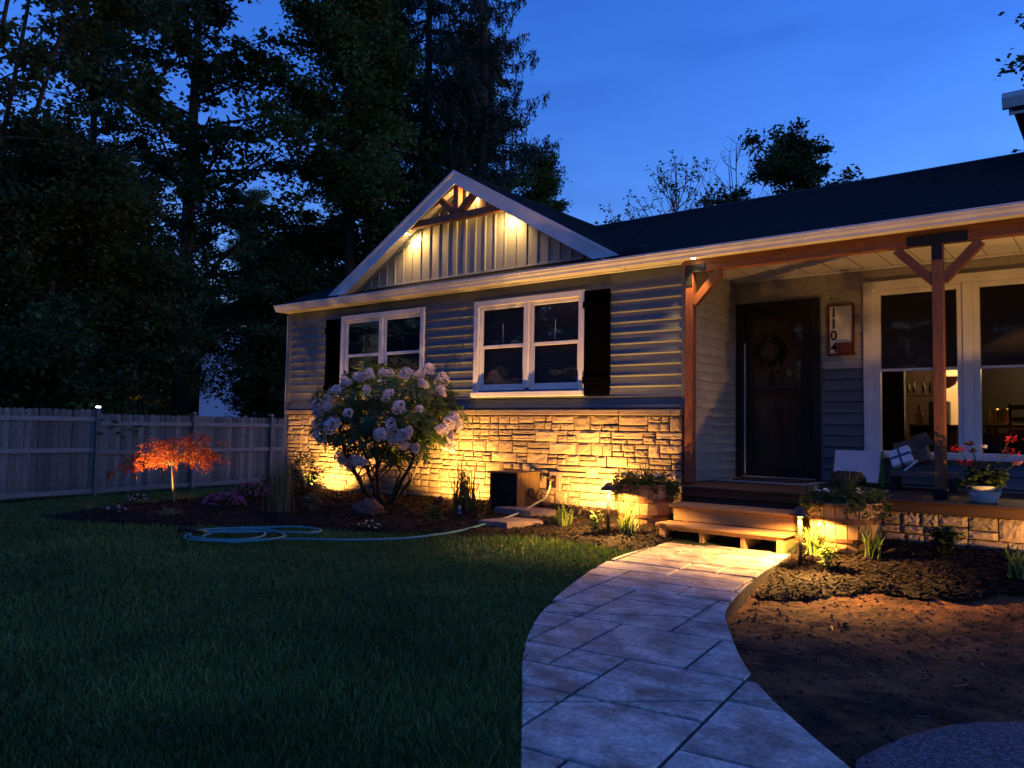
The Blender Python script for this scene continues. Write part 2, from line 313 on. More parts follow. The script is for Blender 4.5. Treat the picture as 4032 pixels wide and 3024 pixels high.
# ================================================================== GROUND
PL = [(-3.62, 7.16), (-3.60, 6.60), (-3.59, 6.13), (-3.50, 5.65), (-3.39, 5.25), (-3.12, 4.46), (-2.84, 3.84), (-2.53, 3.33), (-2.23, 2.93), (-1.97, 2.59), (-1.72, 2.26), (-1.20, 1.62), (-0.55, 0.95), (0.3, 0.2)]
PR = [(-2.42, 7.16), (-2.38, 6.60), (-2.34, 6.23), (-2.28, 5.85), (-2.22, 5.50), (-2.08, 4.88), (-1.87, 4.44), (-1.61, 3.97), (-1.34, 3.57), (-1.10, 3.29), (-0.81, 2.99), (-0.30, 2.50), (0.35, 1.85), (1.2, 1.1)]
_py = np.array([(a[1]+b[1])/2 for a, b in zip(PL, PR)])[::-1]; _px = np.array([(a[0]+b[0])/2 for a, b in zip(PL, PR)])[::-1]
def ss(t): t = np.clip(t, 0, 1); return t*t*(3-2*t)
def g(x, y):
    x = np.asarray(x, float); y = np.asarray(y, float)
    z = -.02*np.clip(7.2-y, 0, 12)-.48*ss((-11-x)/6)
    z = z+np.where(x < -3.0, (.02+.10*ss((x+11)/6))*ss((y-6.6)/1.3), 0)
    xc = np.interp(y, _py, _px); side = ss((x-xc)/.5)
    far = ss((y-6.55)/1.0)
    dip = -(.025+.065*ss((y-3.6)/1.2))*(1-far)+.10*far
    z = z+side*dip*ss((9.0-np.abs(x))/3)
    return z
def g1(x, y): return float(g(x, y))
PATHZ = lambda x, y: -.02*max(0, 7.2-y)+.004

xs = np.concatenate([[-320, -160, -90, -60, -42, -32], np.arange(-26, 6.01, .25), [8, 12, 20, 40, 90, 160, 320]])
ys = np.concatenate([[-160, -80, -40, -20, -10], np.arange(-5, 16.01, .25), [18, 22, 30, 45, 70, 120, 200, 320]])
GX, GY = np.meshgrid(xs, ys); GZ = g(GX, GY)-.03; GROUND_Z = GZ
def smooth_poly(pts, n=4):
    """closed Catmull-Rom"""
    P = [Vector(p) for p in pts]; out = []
    for i in range(len(P)):
        p0, p1, p2, p3 = P[i-1], P[i], P[(i+1) % len(P)], P[(i+2) % len(P)]
        for k in range(n):
            t = k/n; out.append(tuple(0.5*((2*p1)+(p2-p0)*t+(2*p0-5*p1+4*p2-p3)*t*t+(3*p1-p0-3*p2+p3)*t**3)))
    return out
def inside(poly, X, Y):
    X = np.asarray(X); Y = np.asarray(Y); c = np.zeros(X.shape, bool); n = len(poly); j = n-1
    for i in range(n):
        xi, yi = poly[i][:2]; xj, yj = poly[j][:2]
        c ^= ((yi > Y) != (yj > Y)) & (X < (xj-xi)*(Y-yi)/((yj-yi) or 1e-9)+xi); j = i
    return c
def edge_dist(poly, X, Y):
    d = np.full(np.shape(X), 1e9); n = len(poly)
    for i in range(n):
        a = np.array(poly[i][:2]); b = np.array(poly[(i+1) % n][:2]); ab = b-a; L2 = max(1e-9, ab@ab)
        t = np.clip(((X-a[0])*ab[0]+(Y-a[1])*ab[1])/L2, 0, 1); d = np.minimum(d, np.hypot(X-a[0]-t*ab[0], Y-a[1]-t*ab[1]))
    return d
def sheet(name, poly, step, zf, m, smooth=True):
    bm = bmesh.new(); vs = [bm.verts.new((p[0], p[1], 0)) for p in poly]; es = [bm.edges.new((vs[i], vs[(i+1) % len(vs)])) for i in range(len(vs))]
    bmesh.ops.triangle_fill(bm, edges=es, use_beauty=True)
    x0, x1 = min(p[0] for p in poly), max(p[0] for p in poly); y0, y1 = min(p[1] for p in poly), max(p[1] for p in poly)
    for a, b, ax in ((x0, x1, 0), (y0, y1, 1)):
        t = a+step
        while t < b:
            co = [0, 0, 0]; no = [0, 0, 0]; co[ax] = t; no[ax] = 1
            bmesh.ops.bisect_plane(bm, geom=bm.verts[:]+bm.edges[:]+bm.faces[:], plane_co=co, plane_no=no, dist=1e-5); t += step
    bmesh.ops.triangulate(bm, faces=bm.faces[:])
    V = np.array([v.co[:] for v in bm.verts]); Z = zf(V[:, 0], V[:, 1])
    for v, z in zip(bm.verts, Z): v.co.z = z
    bmesh.ops.recalc_face_normals(bm, faces=bm.faces[:])
    if sum(f.normal.z for f in bm.faces) < 0: bmesh.ops.reverse_faces(bm, faces=bm.faces[:])
    me = bpy.data.meshes.new(name); bm.to_mesh(me); bm.free(); me.materials.append(m)
    if smooth: me.polygons.foreach_set('use_smooth', [True]*len(me.polygons))
    return tag(link(name, me), kind='structure')
def vnoise(X, Y, s, seed=0):
    r = np.random.RandomState(seed); T = r.rand(64, 64); x = X*s; y = Y*s; i = np.floor(x).astype(int); j = np.floor(y).astype(int); u = ss(x-i); v = ss(y-j)
    q = lambda a, b: T[a % 64, b % 64]
    return (q(i, j)*(1-u)+q(i+1, j)*u)*(1-v)+(q(i, j+1)*(1-u)+q(i+1, j+1)*u)*v-.5

# planting bed left of the steps (runs round the corner of the house to the little maple)
BED = smooth_poly([(-10.30, 4.15), (-9.29, 4.18), (-8.66, 4.48), (-8.13, 4.74), (-7.84, 5.07), (-7.5, 5.40), (-6.99, 5.55), (-6.47, 5.75), (-6.01, 6.0), (-5.48, 6.15), (-5.12, 6.32), (-4.70, 6.55), (-4.30, 6.52), (-3.85, 6.42), (-3.58, 6.52)], 3)[:-2]
BED += [(-3.60, 6.70), (-3.60, 7.40), (-3.72, 8.2), (-11.30, 8.2)]+smooth_poly([(-11.30, 7.9), (-11.1, 7.4), (-10.85, 6.75), (-10.75, 5.98), (-10.68, 5.28), (-10.55, 4.69)], 1)
def bed_z(poly, lift, rough, seed):
    def f(X, Y):
        d = edge_dist(poly, X, Y); return g(X, Y)-.012+np.minimum(lift, d*.35)+rough*np.minimum(1, d*4)*(vnoise(X, Y, 5, seed)+.6*vnoise(X, Y, 13, seed+1))
    return f
bedz = bed_z(BED, .035, .012, 3)
sheet('mulch_bed', BED, .14, bedz, M['mulch'])
# bed right of the steps and the bare soil in front of it
BEDR = smooth_poly([(-2.40, 6.9), (-2.33, 6.3), (-2.25, 5.82), (-2.05, 5.80), (-1.85, 6.10), (-1.57, 6.50), (-1.23, 6.52), (-0.96, 6.66), (-0.60, 6.95), (0.4, 7.0), (2.0, 6.9), (4.2, 6.9)], 3)[:-3]+[(4.2, 6.95), (4.2, 7.85), (-2.44, 7.85)]
bedrz = bed_z(BEDR, .045, .013, 9)
sheet('mulch_bed', BEDR, .12, bedrz, M['mulch'])
SOIL = PR[:11]
SOIL = [(-2.36, 6.8)]+[(p[0]-.03, p[1]) for p in PR[2:11]]+[(-0.82, 3.10), (-0.80, 3.24), (-0.74, 3.44), (-0.62, 3.68), (-0.5, 3.82), (-0.36, 3.92), (0.2, 4.10), (1.5, 4.2), (4.2, 4.2), (4.2, 7.4), (-2.0, 7.4)]
def soilz(X, Y): return g(X, Y)-.018+.035*vnoise(X, Y, 1.3, 21)+.022*vnoise(X, Y, 4.5, 22)+.03*vnoise(X, Y, 11, 23)+.018*vnoise(X, Y, 24, 24)
sheet('bare_soil', SOIL, .045, soilz, M['soil'])
ASPH = [(-0.80, 3.00), (-0.82, 3.12), (-0.79, 3.26), (-0.73, 3.46), (-0.61, 3.71), (-0.49, 3.86), (-0.35, 3.96), (0.0, 4.08), (0.5, 4.16), (1.5, 4.24), (4.2, 4.3), (7.5, 4.3), (7.5, -8), (-1.0, -8), (-1.0, -1.0), (0.3, 0.2), (1.2, 1.1), (0.36, 1.85), (-0.29, 2.51)]
def aspz(X, Y):
    d = edge_dist(ASPH, X, Y); return g(X, Y)+.008+.02*ss(d/.035)+.004*vnoise(X, Y, 3, 31)
sheet('driveway', ASPH, .12, aspz, M['asphalt'], False)

GZ = GZ-.14*(inside(SOIL, GX, GY) | inside(BEDR, GX, GY))
nx, ny = len(xs), len(ys); idx = np.arange(nx*ny).reshape(ny, nx)
Fq = np.stack([idx[:-1, :-1], idx[:-1, 1:], idx[1:, 1:], idx[1:, :-1]], -1).reshape(-1, 4)
tag(link('ground', raw_mesh('ground', np.stack([GX, GY, GZ], -1).reshape(-1, 3), Fq, M['lawn'], True)), kind='structure')

# stamped concrete walk: recessed bed and separate stamped slabs
walk = tag(bpy.data.objects.new('path', None), kind='structure'); COL.objects.link(walk); ORG['path'] = Vector((0, 0, 0))
def path_strip(z_off, inset=0.0):
    bm = bmesh.new(); rows = []
    N = len(PL)
    for i in range(N-1):
        for k in range(3):
            t = k/3.0
            def cr(P, i, t):
                p0, p1, p2, p3 = [Vector(P[max(0, min(N-1, i+d))]) for d in (-1, 0, 1, 2)]
                return 0.5*((2*p1)+(p2-p0)*t+(2*p0-5*p1+4*p2-p3)*t*t+(3*p1-p0-3*p2+p3)*t**3)
            a, b = cr(PL, i, t), cr(PR, i, t); d = (b-a).normalized()*inset; a = a+d; b = b-d
            rows.append((bm.verts.new((a.x, a.y, PATHZ(a.x, a.y)+z_off)), bm.verts.new((b.x, b.y, PATHZ(b.x, b.y)+z_off))))
    for r0, r1 in zip(rows, rows[1:]): bm.faces.new((r0[0], r0[1], r1[1], r1[0]))
    return bm
bm = path_strip(-.012, .004)
ret = bmesh.ops.extrude_face_region(bm, geom=bm.faces[:])
for v in ret['geom']:
    if isinstance(v, bmesh.types.BMVert): v.co.z -= .22
bmesh.ops.recalc_face_normals(bm, faces=bm.faces[:])
me = bpy.data.meshes.new('path_base'); bm.to_mesh(me); bm.free(); me.materials.append(M['joint']); link('path_base', me, walk)
me_side = None
TH = R(6); rs = random.Random(5)
ux, uy = Vector((math.cos(TH), math.sin(TH))), Vector((-math.sin(TH), math.cos(TH)))
cells = []; U = 0.30
occ = {}
cand = [(2, 1), (1, 1), (1, 2), (2, 1), (2, 2), (1, 1), (3, 1)]
for j in range(0, 30):
    for i in range(-18, 13):
        if (i, j) in occ: continue
        rs.shuffle(cand)
        for w, h in cand+[(1, 1)]:
            if all((i+a, j+b) not in occ for a in range(w) for b in range(h)):
                for a in range(w):
                    for b in range(h): occ[(i+a, j+b)] = 1
                cells.append((i, j, w, h)); break
JOINTS = [((-2.1, 2.76), (-1.24, 3.48)), ((-3.0, 4.05), (-1.97, 4.66)), ((-3.53, 5.89), (-2.36, 5.93)), ((-1.2, 1.2), (-.3, 2.2))]
def slab(planes):
    bm = path_strip(0.0)
    for co, no in planes:
        bmesh.ops.bisect_plane(bm, geom=bm.verts[:]+bm.edges[:]+bm.faces[:], plane_co=(co[0], co[1], 0), plane_no=(no[0], no[1], 0), clear_outer=True, dist=1e-5)
        if not bm.faces: bm.free(); return None
    if sum(f.calc_area() for f in bm.faces) < .004: bm.free(); return None
    bmesh.ops.dissolve_limit(bm, angle_limit=R(1.0), verts=bm.verts[:], edges=bm.edges[:])
    ret = bmesh.ops.extrude_face_region(bm, geom=bm.faces[:])
    for v in ret['geom']:
        if isinstance(v, bmesh.types.BMVert): v.co.z -= .018
    bmesh.ops.recalc_face_normals(bm, faces=bm.faces[:])
    top = [e for e in bm.edges if len(e.link_faces) == 2 and any(f.normal.z > .7 for f in e.link_faces) and any(abs(f.normal.z) < .3 for f in e.link_faces)]
    try: bmesh.ops.bevel(bm, geom=top, offset=.0045, segments=1, affect='EDGES')
    except Exception: pass
    me = bpy.data.meshes.new('slab'); bm.to_mesh(me); bm.free(); me.materials.append(M['path']); return me
GAP = .0085
for (i, j, w, h) in cells:
    o0 = Vector((-2.6, 0.2))+ux*(i*U)+uy*(j*U); o1 = o0+ux*(w*U)+uy*(h*U)
    cc = (o0+o1)/2
    if np.min(np.hypot(_px-cc.x, _py-cc.y)) > 1.5: continue
    base = [(o0+ux*GAP, -ux), (o1-ux*GAP, ux), (o0+uy*GAP, -uy), (o1-uy*GAP, uy)]
    splits = [None]
    for (ja, jb) in JOINTS:
        a, b = Vector(ja), Vector(jb); n = Vector((-(b-a).y, (b-a).x)).normalized()
        s = [(Vector(p)-a).dot(n) for p in (o0, o1, o0+ux*(w*U), o0+uy*(h*U))]
        if min(s) < -.01 and max(s) > .01 and ((cc-a).dot((b-a).normalized()) > -1.0) and ((cc-a).dot((b-a).normalized()) < 2.2): splits = [(a-n*.011, n), (a+n*.011, -n)]
    for sp in splits:
        me = slab(base+([sp] if sp else []))
        if me: link('slab', me, walk)

# mulch chips, clods
def scatter(poly, n, rng, near=None):
    x0, x1 = min(p[0] for p in poly), max(p[0] for p in poly); y0, y1 = min(p[1] for p in poly), max(p[1] for p in poly)
    X = rng.uniform(x0, x1, n*3); Y = rng.uniform(y0, y1, n*3); k = inside(poly, X, Y); return X[k][:n], Y[k][:n]
def chips(name, poly, zf, n, m, L=(.02, .06), W=(.006, .016), seed=1, lift=.006, label=None, kind='stuff', cat=None):
    rng = np.random.RandomState(seed); X, Y = scatter(poly, n, rng); n = len(X); Z = zf(X, Y)+lift*rng.rand(n)+.004
    a = rng.uniform(0, 2*np.pi, n); l = rng.uniform(*L, n)/2; w = rng.uniform(*W, n)/2; tz = rng.uniform(-.5, .5, n); rz = rng.uniform(-.6, .6, n)
    dx, dy = np.cos(a), np.sin(a); V = np.zeros((n, 4, 3))
    for k, (s, t) in enumerate(((-1, -1), (1, -.7), (1, .8), (-1, 1))):
        V[:, k, 0] = X+dx*l*s-dy*w*t; V[:, k, 1] = Y+dy*l*s+dx*w*t; V[:, k, 2] = Z+s*l*tz+t*w*rz+.004
    o = link(name, raw_mesh(name, V.reshape(-1, 3), np.arange(n*4).reshape(-1, 4), m))
    return tag(o, label, cat, kind=kind)
chips('mulch_chips', BED, bedz, 26000, M['chip'], seed=2, label='dark bark chips over the bed below the stone wall', cat='mulch')
chips('mulch_chips', BEDR, bedrz, 15000, M['chip'], seed=3, label='dark bark chips over the bed below the porch', cat='mulch')
def clods(name, poly, zf, n, m, r, seed, label, cat):
    rng = np.random.RandomState(seed); X, Y = scatter(poly, n, rng); n = len(X); rad = r[0]*(r[1]/r[0])**(rng.rand(n)**2.5)
    ico = np.array([(0, 0, 1), (.9, 0, .3), (.28, .85, .3), (-.72, .53, .3), (-.72, -.53, .3), (.28, -.85, .3), (0, 0, -.6)])
    F0 = np.array([(0, 1, 2), (0, 2, 3), (0, 3, 4), (0, 4, 5), (0, 5, 1), (6, 2, 1), (6, 3, 2), (6, 4, 3), (6, 5, 4), (6, 1, 5)])
    V = ico[None]*rad[:, None, None]*rng.uniform(.55, 1.3, (n, 7, 3)); a = rng.uniform(0, 6.28, n); c, s = np.cos(a)[:, None], np.sin(a)[:, None]
    P = np.stack([V[..., 0]*c-V[..., 1]*s+X[:, None], V[..., 0]*s+V[..., 1]*c+Y[:, None], V[..., 2]*.7+(zf(X, Y)+rad*.15)[:, None]], -1)
    o = link(name, raw_mesh(name, P.reshape(-1, 3), (F0[None]+7*np.arange(n)[:, None, None]).reshape(-1, 3), m)); return tag(o, label, cat, kind='stuff')
clods('soil_clods', SOIL, soilz, 9000, M['clod'], (.003, .020), 11, 'loose clods of earth on the bare brown soil', 'soil')
chips('soil_litter', SOIL, soilz, 260, M['straw'], (.015, .07), (.004, .012), 12, .004, 'pale twigs and stone bits lying on the bare soil', 'stuff', 'litter')

# lawn blades
def lawn():
    rng = np.random.RandomState(7); n = 520000
    th = rng.uniform(R(8), R(112), n); r = 1.1*(21/1.1)**rng.rand(n)
    X = -r*np.sin(th); Y = r*np.cos(th)
    k = ~inside(BED, X, Y) & ~inside(PL+PR[::-1], X, Y) & ~inside(SOIL, X, Y) & ~inside(ASPH, X, Y) & ~((X > -11.35) & (Y > 8.0)) & (X < np.interp(Y, _py, _px)) & (X > -17.3) & ~((Y > 6.75) & (X > -4.2))
    X, Y, r = X[k], Y[k], r[k]; n = len(X)
    pat = vnoise(X, Y, 1.1, 41)+.7*vnoise(X, Y, 3.1, 42)
    h = np.clip(.026+.034*pat+rng.normal(0, .012, n), .018, .11)*np.where(rng.rand(n) < .02, 1.6, 1); w = .0022+.0011*r
    a = rng.uniform(0, 6.28, n); b = rng.uniform(0, 6.28, n); ln = h*rng.uniform(.2, 1.1, n); Z = g(X, Y)-.03
    V = np.zeros((n, 3, 3)); V[:, 0] = np.stack([X-np.cos(a)*w, Y-np.sin(a)*w, Z], -1); V[:, 1] = np.stack([X+np.cos(a)*w, Y+np.sin(a)*w, Z], -1)
    V[:, 2] = np.stack([X+np.cos(b)*ln, Y+np.sin(b)*ln, Z+h+.01], -1)
    o = link('grass', raw_mesh('grass', V.reshape(-1, 3), np.arange(n*3).reshape(-1, 3), M['blade'])); tag(o, 'short mown lawn grass between the path and the fence', 'grass', kind='stuff')
lawn()

# ================================================================== HOUSE
house = thing('house', 'single storey house with slate blue siding, stone skirt and lit front gable', 'house', (-7.0, 8.1, 0))
XL, XR, YF, YD = -11.28, -3.93, 8.10, 9.54
ZE = 2.995          # soffit
# wall cores
wL = (-9.875, -8.02); wR = (-7.06, -5.262); shL = (-10.24, -9.878); shR = (-5.258, -4.895)
fw = MB(); fw.box((XL+.121, YF, -.4), (XR, YF+.12, 1.60)); fw.box((XL+.121, YF, 2.75), (XR, YF+.12, 3.15))
for a_, b_ in ((XL+.121, wL[0]+.06), (wL[1]-.06, wR[0]+.06), (wR[1]-.06, XR)): fw.box((a_, YF, 1.60), (b_, YF+.12, 2.75))
front_wall = fw.build('front_wall', M['lap'], house)
MB().box((XL, YF+.0, -.4), (XL+.12, 14.3, 3.15)).build('end_wall', M['lap'], house)
MB().box((XL, 14.2, -.4), (4.5, 14.32, 3.15)).build('rear_wall', M['roomwall'], house)
side_wall = MB().box((XR-.12, YF+.122, 0.3), (XR, YD+.1, 3.1)).build('return_wall', M['shake'], house)
# porch wall with door and window openings
DX0, DX1, DZ = -3.90, -2.92, 2.66
WX0, WX1, WZ0, WZ1 = -2.30, 0.55, .90, 2.74
pw = MB()
pw.box((XR, YD, .3), (DX0, YD+.12, 3.1)); pw.box((DX0, YD, DZ), (DX1, YD+.12, 3.1)); pw.box((DX1, YD, .3), (WX0, YD+.12, 3.1))
pw.box((WX0, YD, WZ1), (WX1, YD+.12, 3.1)); pw.box((WX0, YD, .3), (WX1, YD+.12, WZ0)); pw.box((WX1, YD, .3), (4.5, YD+.12, 3.1)); pw.box((DX0, YD, .3), (DX1, YD+.12, .52))
porch_wall = pw.build('porch_wall', M['shake'], house)

# lap siding, course by course
P0, PITCH = 1.338, 0.127
def lap_board(x0, x1, z, h, y, parent, mtl='lap', name='siding_board'):
    pr = [(0, 0), (-.010, .0), (-.0245, .015), (-.0250, .022), (-.016, .045), (-.0105, .08), (-.009, h), (0, h)]
    MB().prism([(x0, y+a, z+b) for a, b in pr], (x1-x0, 0, 0)).build(name, M[mtl], parent)
k = 0
while True:
    z = P0+k*PITCH; h = PITCH
    if z > ZE-.02: break
    if z+h > ZE: h = ZE-z
    if k < 2: segs = [(XL+.095, XR-.035)]
    elif z < 2.81: segs = [(XL+.095, wL[0]-.012), (wL[1]+.012, wR[0]-.012), (wR[1]+.012, XR-.035)]
    else: segs = [(XL+.095, XR-.035)]
    if z >= 2.81: # flat frieze course over the windows
        MB().box((XL+.095, YF-.012, z), (XR-.035, YF, ZE)).build('frieze_board', M['lap'], front_wall); break
    for a, b in segs: lap_board(a, b, z+.0, h, YF, front_wall)
    k += 1
MB().bbox((XL-.012, YF-.03, .10), (XL+.09, YF+.05, ZE-.002), .004).build('corner_board', M['lap'], house)
MB().bbox((XR-.034, YF-.026, 1.30), (XR+.012, YF+.06, ZE-.002), .003).build('corner_board', M['lap'], house)
# downspout on the end wall
ds = MB(); ds.bbox((XL-.075, YF+.0, .17), (XL-.014, YF+.08, ZE-.04), .006); ds.build('downspout', M['white'], house)
MB().bar((XL-.045, YF+.04, .20), (XL-.12, YF-.10, .08), .06, .08).build('downspout_elbow', M['white'], house)

# return wall shakes: each course a strip of shakes with gaps
rsk = random.Random(3)
def shakes(axis, a0, a1, z0, z1, pitch, face, parent, skip=None):
    z = z0
    while z < z1-.01:
        h = min(pitch, z1-z); mb = MB(); last = None; a = a0-rsk.uniform(0, .1)
        while a < a1:
            wd = rsk.uniform(.09, .24); b0, b1 = max(a, a0)+.0015, min(a+wd, a1)-.0015; a += wd
            if b1-b0 < .01: continue
            if skip and any(b1 > s[0] and b0 < s[1] and z+h > s[2] and z < s[3] for s in skip):
                # clip in the running direction
                for s in skip:
                    if b1 > s[0] and b0 < s[1] and z+h > s[2] and z < s[3]:
                        if b0 < s[0]: b1 = s[0]
                        elif b1 > s[1]: b0 = s[1]
                        else: b1 = b0
                if b1-b0 < .01: continue
            if last is not None and b0-last > .02: mb.build('shake_course', M['shake'], parent); mb = MB()
            last = b1
            t = rsk.uniform(.017, .022); dz = rsk.uniform(-.0015, .0015)
            pr = [(0, dz), (t, dz), (.0045, h), (0, h)]
            if axis == 'y': mb.prism([(face+p, b0, z+q) for p, q in pr], (0, b1-b0, 0))
            else: mb.prism([(b0, face-p, z+q) for p, q in pr], (b1-b0, 0, 0))
        if mb.v: mb.build('shake_course', M['shake'], parent)
        z += pitch
shakes('y', YF+.07, YD-.016, .53, 2.985, .1046, XR, side_wall)
shakes('x', XR+.018, 4.4, 1.84, 2.985, .1046, YD, porch_wall, [(DX0-.06, DX1+.06, 0, 2.72), (WX0-.1, WX1+.1, .5, 2.83)])
# lower lap panel beside the door and under the window
z = .62
for kk in range(10):
    zz = .53+kk*.131
    for a, b in (((-2.855, -2.415)),):
        lap_board(a, b, zz, .131 if kk < 9 else .12, YD, porch_wall)
    if zz+.131 < .80: lap_board(-2.39, 0.7, zz, .131, YD, porch_wall)
MB().box((-2.87, YD-.022, 1.83), (-2.40, YD-.0, 1.846)).build('siding_trim', M['lap'], porch_wall)
MB().box((-2.87, YD-.02, .53), (-2.857, YD, 1.829)).build('siding_trim', M['lap'], porch_wall)

# ---- stone veneer skirt
rng = random.Random(12)
def stone_mesh(seed):
    r = random.Random(seed); nx_, nz_ = 6, 5; vs = []; fs = []
    for j in range(nz_+1):
        for i in range(nx_+1):
            u, v = i/nx_, j/nz_; e = min(u, 1-u, v, 1-v)
            edge = i in (0, nx_) or j in (0, nz_)
            x = u+(r.uniform(-.018, .018) if not edge else (r.uniform(-.01, .014) if True else 0)); zz = v+(r.uniform(-.03, .03) if not edge else r.uniform(-.03, .02))
            y = -1.0*(0.62 if edge else r.uniform(.78, 1.12))
            vs.append((x, y, zz))
    W_ = nx_+1
    for j in range(nz_):
        for i in range(nx_): fs.append((j*W_+i, j*W_+i+1, (j+1)*W_+i+1, (j+1)*W_+i))
    ring = [i for i in range(W_)]+[j*W_+nx_ for j in range(1, nz_+1)]+[nz_*W_+i for i in range(nx_-1, -1, -1)]+[j*W_ for j in range(nz_-1, 0, -1)]
    n = len(vs)
    for i in ring: vs.append((vs[i][0], 0, vs[i][2]))
    for a in range(len(ring)): fs.append((ring[a], n+a, n+(a+1) % len(ring), ring[(a+1) % len(ring)]))
    return MB().add(vs, fs).mesh(M['stone'], smooth=False, name='stone')
STONES = [stone_mesh(s) for s in range(14)]
def ashlar(x0, x1, z0, z1, r, bands):
    hs = [r.uniform(.8, 1.2) for _ in range(bands)]; s = sum(hs); out = []; z = z0
    for b in range(bands):
        H = hs[b]/s*(z1-z0); x = x0
        while x < x1-1e-6:
            wd = r.choice([.15, .18, .22, .26, .32, .38]); wd *= r.uniform(.85, 1.15)
            if x1-x-wd < .10: wd = x1-x
            t = r.random()
            if wd < .25 and t < .45: out.append((x, z, wd, H))
            elif wd >= .25 and t < .22: out.append((x, z, wd, H))
            else:
                c = r.uniform(.36, .64)*H
                for (zz, hh) in ((z, c), (z+c, H-c)):
                    if wd > .27 and r.random() < .6:
                        q = r.uniform(.35, .65)*wd; out += [(x, zz, q, hh), (x+q, zz, wd-q, hh)]
                    else: out.append((x, zz, wd, hh))
            x += wd
        z += H
    return out
skirt = MB().box((XL+.09, YF-.022, -.3), (XR-.012, YF-.0005, 1.262)).build('stone_skirt', M['mortar'], house)
courses = ashlar(XL+.092, XR-.014, .0, 1.258, rng, 8)
small = set(sorted(range(len(courses)), key=lambda i: courses[i][2]*courses[i][3])[:max(0, len(courses)-295)])
rest = MB()
for i, (x, z, wd, h) in enumerate(courses):
    gq = rng.uniform(.0055, .0105); me = rng.choice(STONES); dp = rng.uniform(.026, .046)
    if i in small: rest.add([(x+gq+v.co.x*(wd-2*gq), YF-.021+v.co.y*dp, z+gq*.9+v.co.z*(h-1.8*gq)) for v in me.vertices], [tuple(p.vertices) for p in me.polygons])
    else: link('stone', me, skirt, (x+gq, YF-.021, z+gq*.9), None, (wd-2*gq, dp, h-1.8*gq))
if rest.v: tag(rest.build('small_stones', M['stone'], skirt), kind='stuff')
x = XL+.07
while x < XR-.05:
    wd = min(rng.uniform(.55, .8), XR-.012-x)
    MB().bbox((x+.001, YF-.085, 1.264), (x+wd-.001, YF-.001, 1.330), .007).build('ledge_stone', M['cap'], house); x += wd

# ---- windows
def dbl_window(name_x, zb, zt, y):
    """white twin double-hung unit, outer trim to trim"""
    x0, x1 = name_x
    W = link('window', MB().box((x0+.03, y+.121, zb+.05), (x1-.03, y+.13, zt-.03)).mesh(M['darkroom'], org(house), name='window'), house)
    tw = .078
    a = MB(); a.bbox((x0, y-.042, zb+.068), (x0+tw, y-.001, zt), .004); a.bbox((x1-tw, y-.042, zb+.068), (x1, y-.001, zt), .004); a.bbox((x0+tw+.0005, y-.040, zt-tw), (x1-tw-.0005, y-.001, zt-.0015), .004); a.build('window_trim', M['white'], W)
    MB().bbox((x0-.004, y-.085, zb), (x1+.004, y-.001, zb+.066), .006).build('sill', M['white'], W)
    xm = (x0+x1)/2
    MB().bbox((xm-.036, y-.036, zb+.115), (xm+.036, y+.018, zt-tw-.001), .004).build('mullion', M['white'], W)
    fr = MB()
    for (a0, a1) in ((x0+tw, xm-.036), (xm+.036, x1-tw)):
        fr.bbox((a0, y-.006, zb+.067), (a0+.048, y+.019, zt-tw), .004); fr.bbox((a1-.03, y-.006, zb+.067), (a1, y+.019, zt-tw), .004)
        fr.bbox((a0+.0485, y-.005, zt-tw-.048), (a1-.0305, y+.018, zt-tw-.0005), .004); fr.bbox((a0+.0485, y-.005, zb+.0675), (a1-.0305, y+.018, zb+.135), .004)
    fr.build('frame', M['white'], W)
    for (a0, a1) in ((x0+tw+.05, xm-.068), (xm+.086, x1-tw-.032)):
        zmid = (zb+.135+zt-tw-.05)/2+.02; zlo = zb+.137; zhi = zt-tw-.05
        sa = MB()
        sa.bbox((a0, y-.001, zmid-.022), (a1, y+.014, zmid+.022), .003)
        sa.bbox((a0, y+.0, zlo), (a0+.028, y+.012, zmid-.023), .003); sa.bbox((a1-.012, y+.0, zlo), (a1, y+.012, zmid-.023), .003); sa.bbox((a0+.0285, y+.0, zlo), (a1-.0125, y+.012, zlo+.034), .003)
        sa.bbox((a0, y+.003, zmid+.0225), (a0+.014, y+.013, zhi), .003)
        sa.build('sash', M['white'], W)
        pn = MB(); pn.add([(a0+.012, y+.006, zlo+.02), (a1-.002, y+.006, zlo+.02), (a1-.002, y+.006, zhi), (a0+.012, y+.006, zhi)], [(0, 1, 2, 3)]); pn.build('pane', M['glass'], W)
        bl = MB(); zz = zlo
        while zz < zhi:
            bl.add([(a0-.01, y+.040, zz), (a1+.01, y+.040, zz), (a1+.01, y+.054, zz+.017), (a0-.01, y+.054, zz+.017)], [(0, 1, 2, 3)]); zz += .0205
        bl.build('blind', M['blind'], W)
        MB().tube([((a0+a1)/2-.02, y+.034, zhi-.20), ((a0+a1)/2-.02, y+.034, zmid+.05)], .004, 6).build('blind_wand', M['white'], W)
    return W
dbl_window(wR, 1.500, 2.812, YF)
dbl_window(wL, 1.500, 2.825, YF)
def shutter(x0, x1):
    W = link('shutter', MB().box((x0+.005, YF-.026, 1.52), (x1-.005, YF-.020, 2.78)).mesh(M['shutter'], org(house), name='shutter'), house)
    n = 4; wd = (x1-x0)/n
    for i in range(n): MB().bbox((x0+i*wd+.001, YF-.046, 1.508), (x0+(i+1)*wd-.001, YF-.0262, 2.790), .003).build('shutter_board', M['shutter'], W)
    for z in (2.573, 1.645): MB().bbox((x0-.012, YF-.064, z), (x1-.02, YF-.0465, z+.085), .003).build('shutter_batten', M['shutter'], W)
shutter(*shL); shutter(*shR)

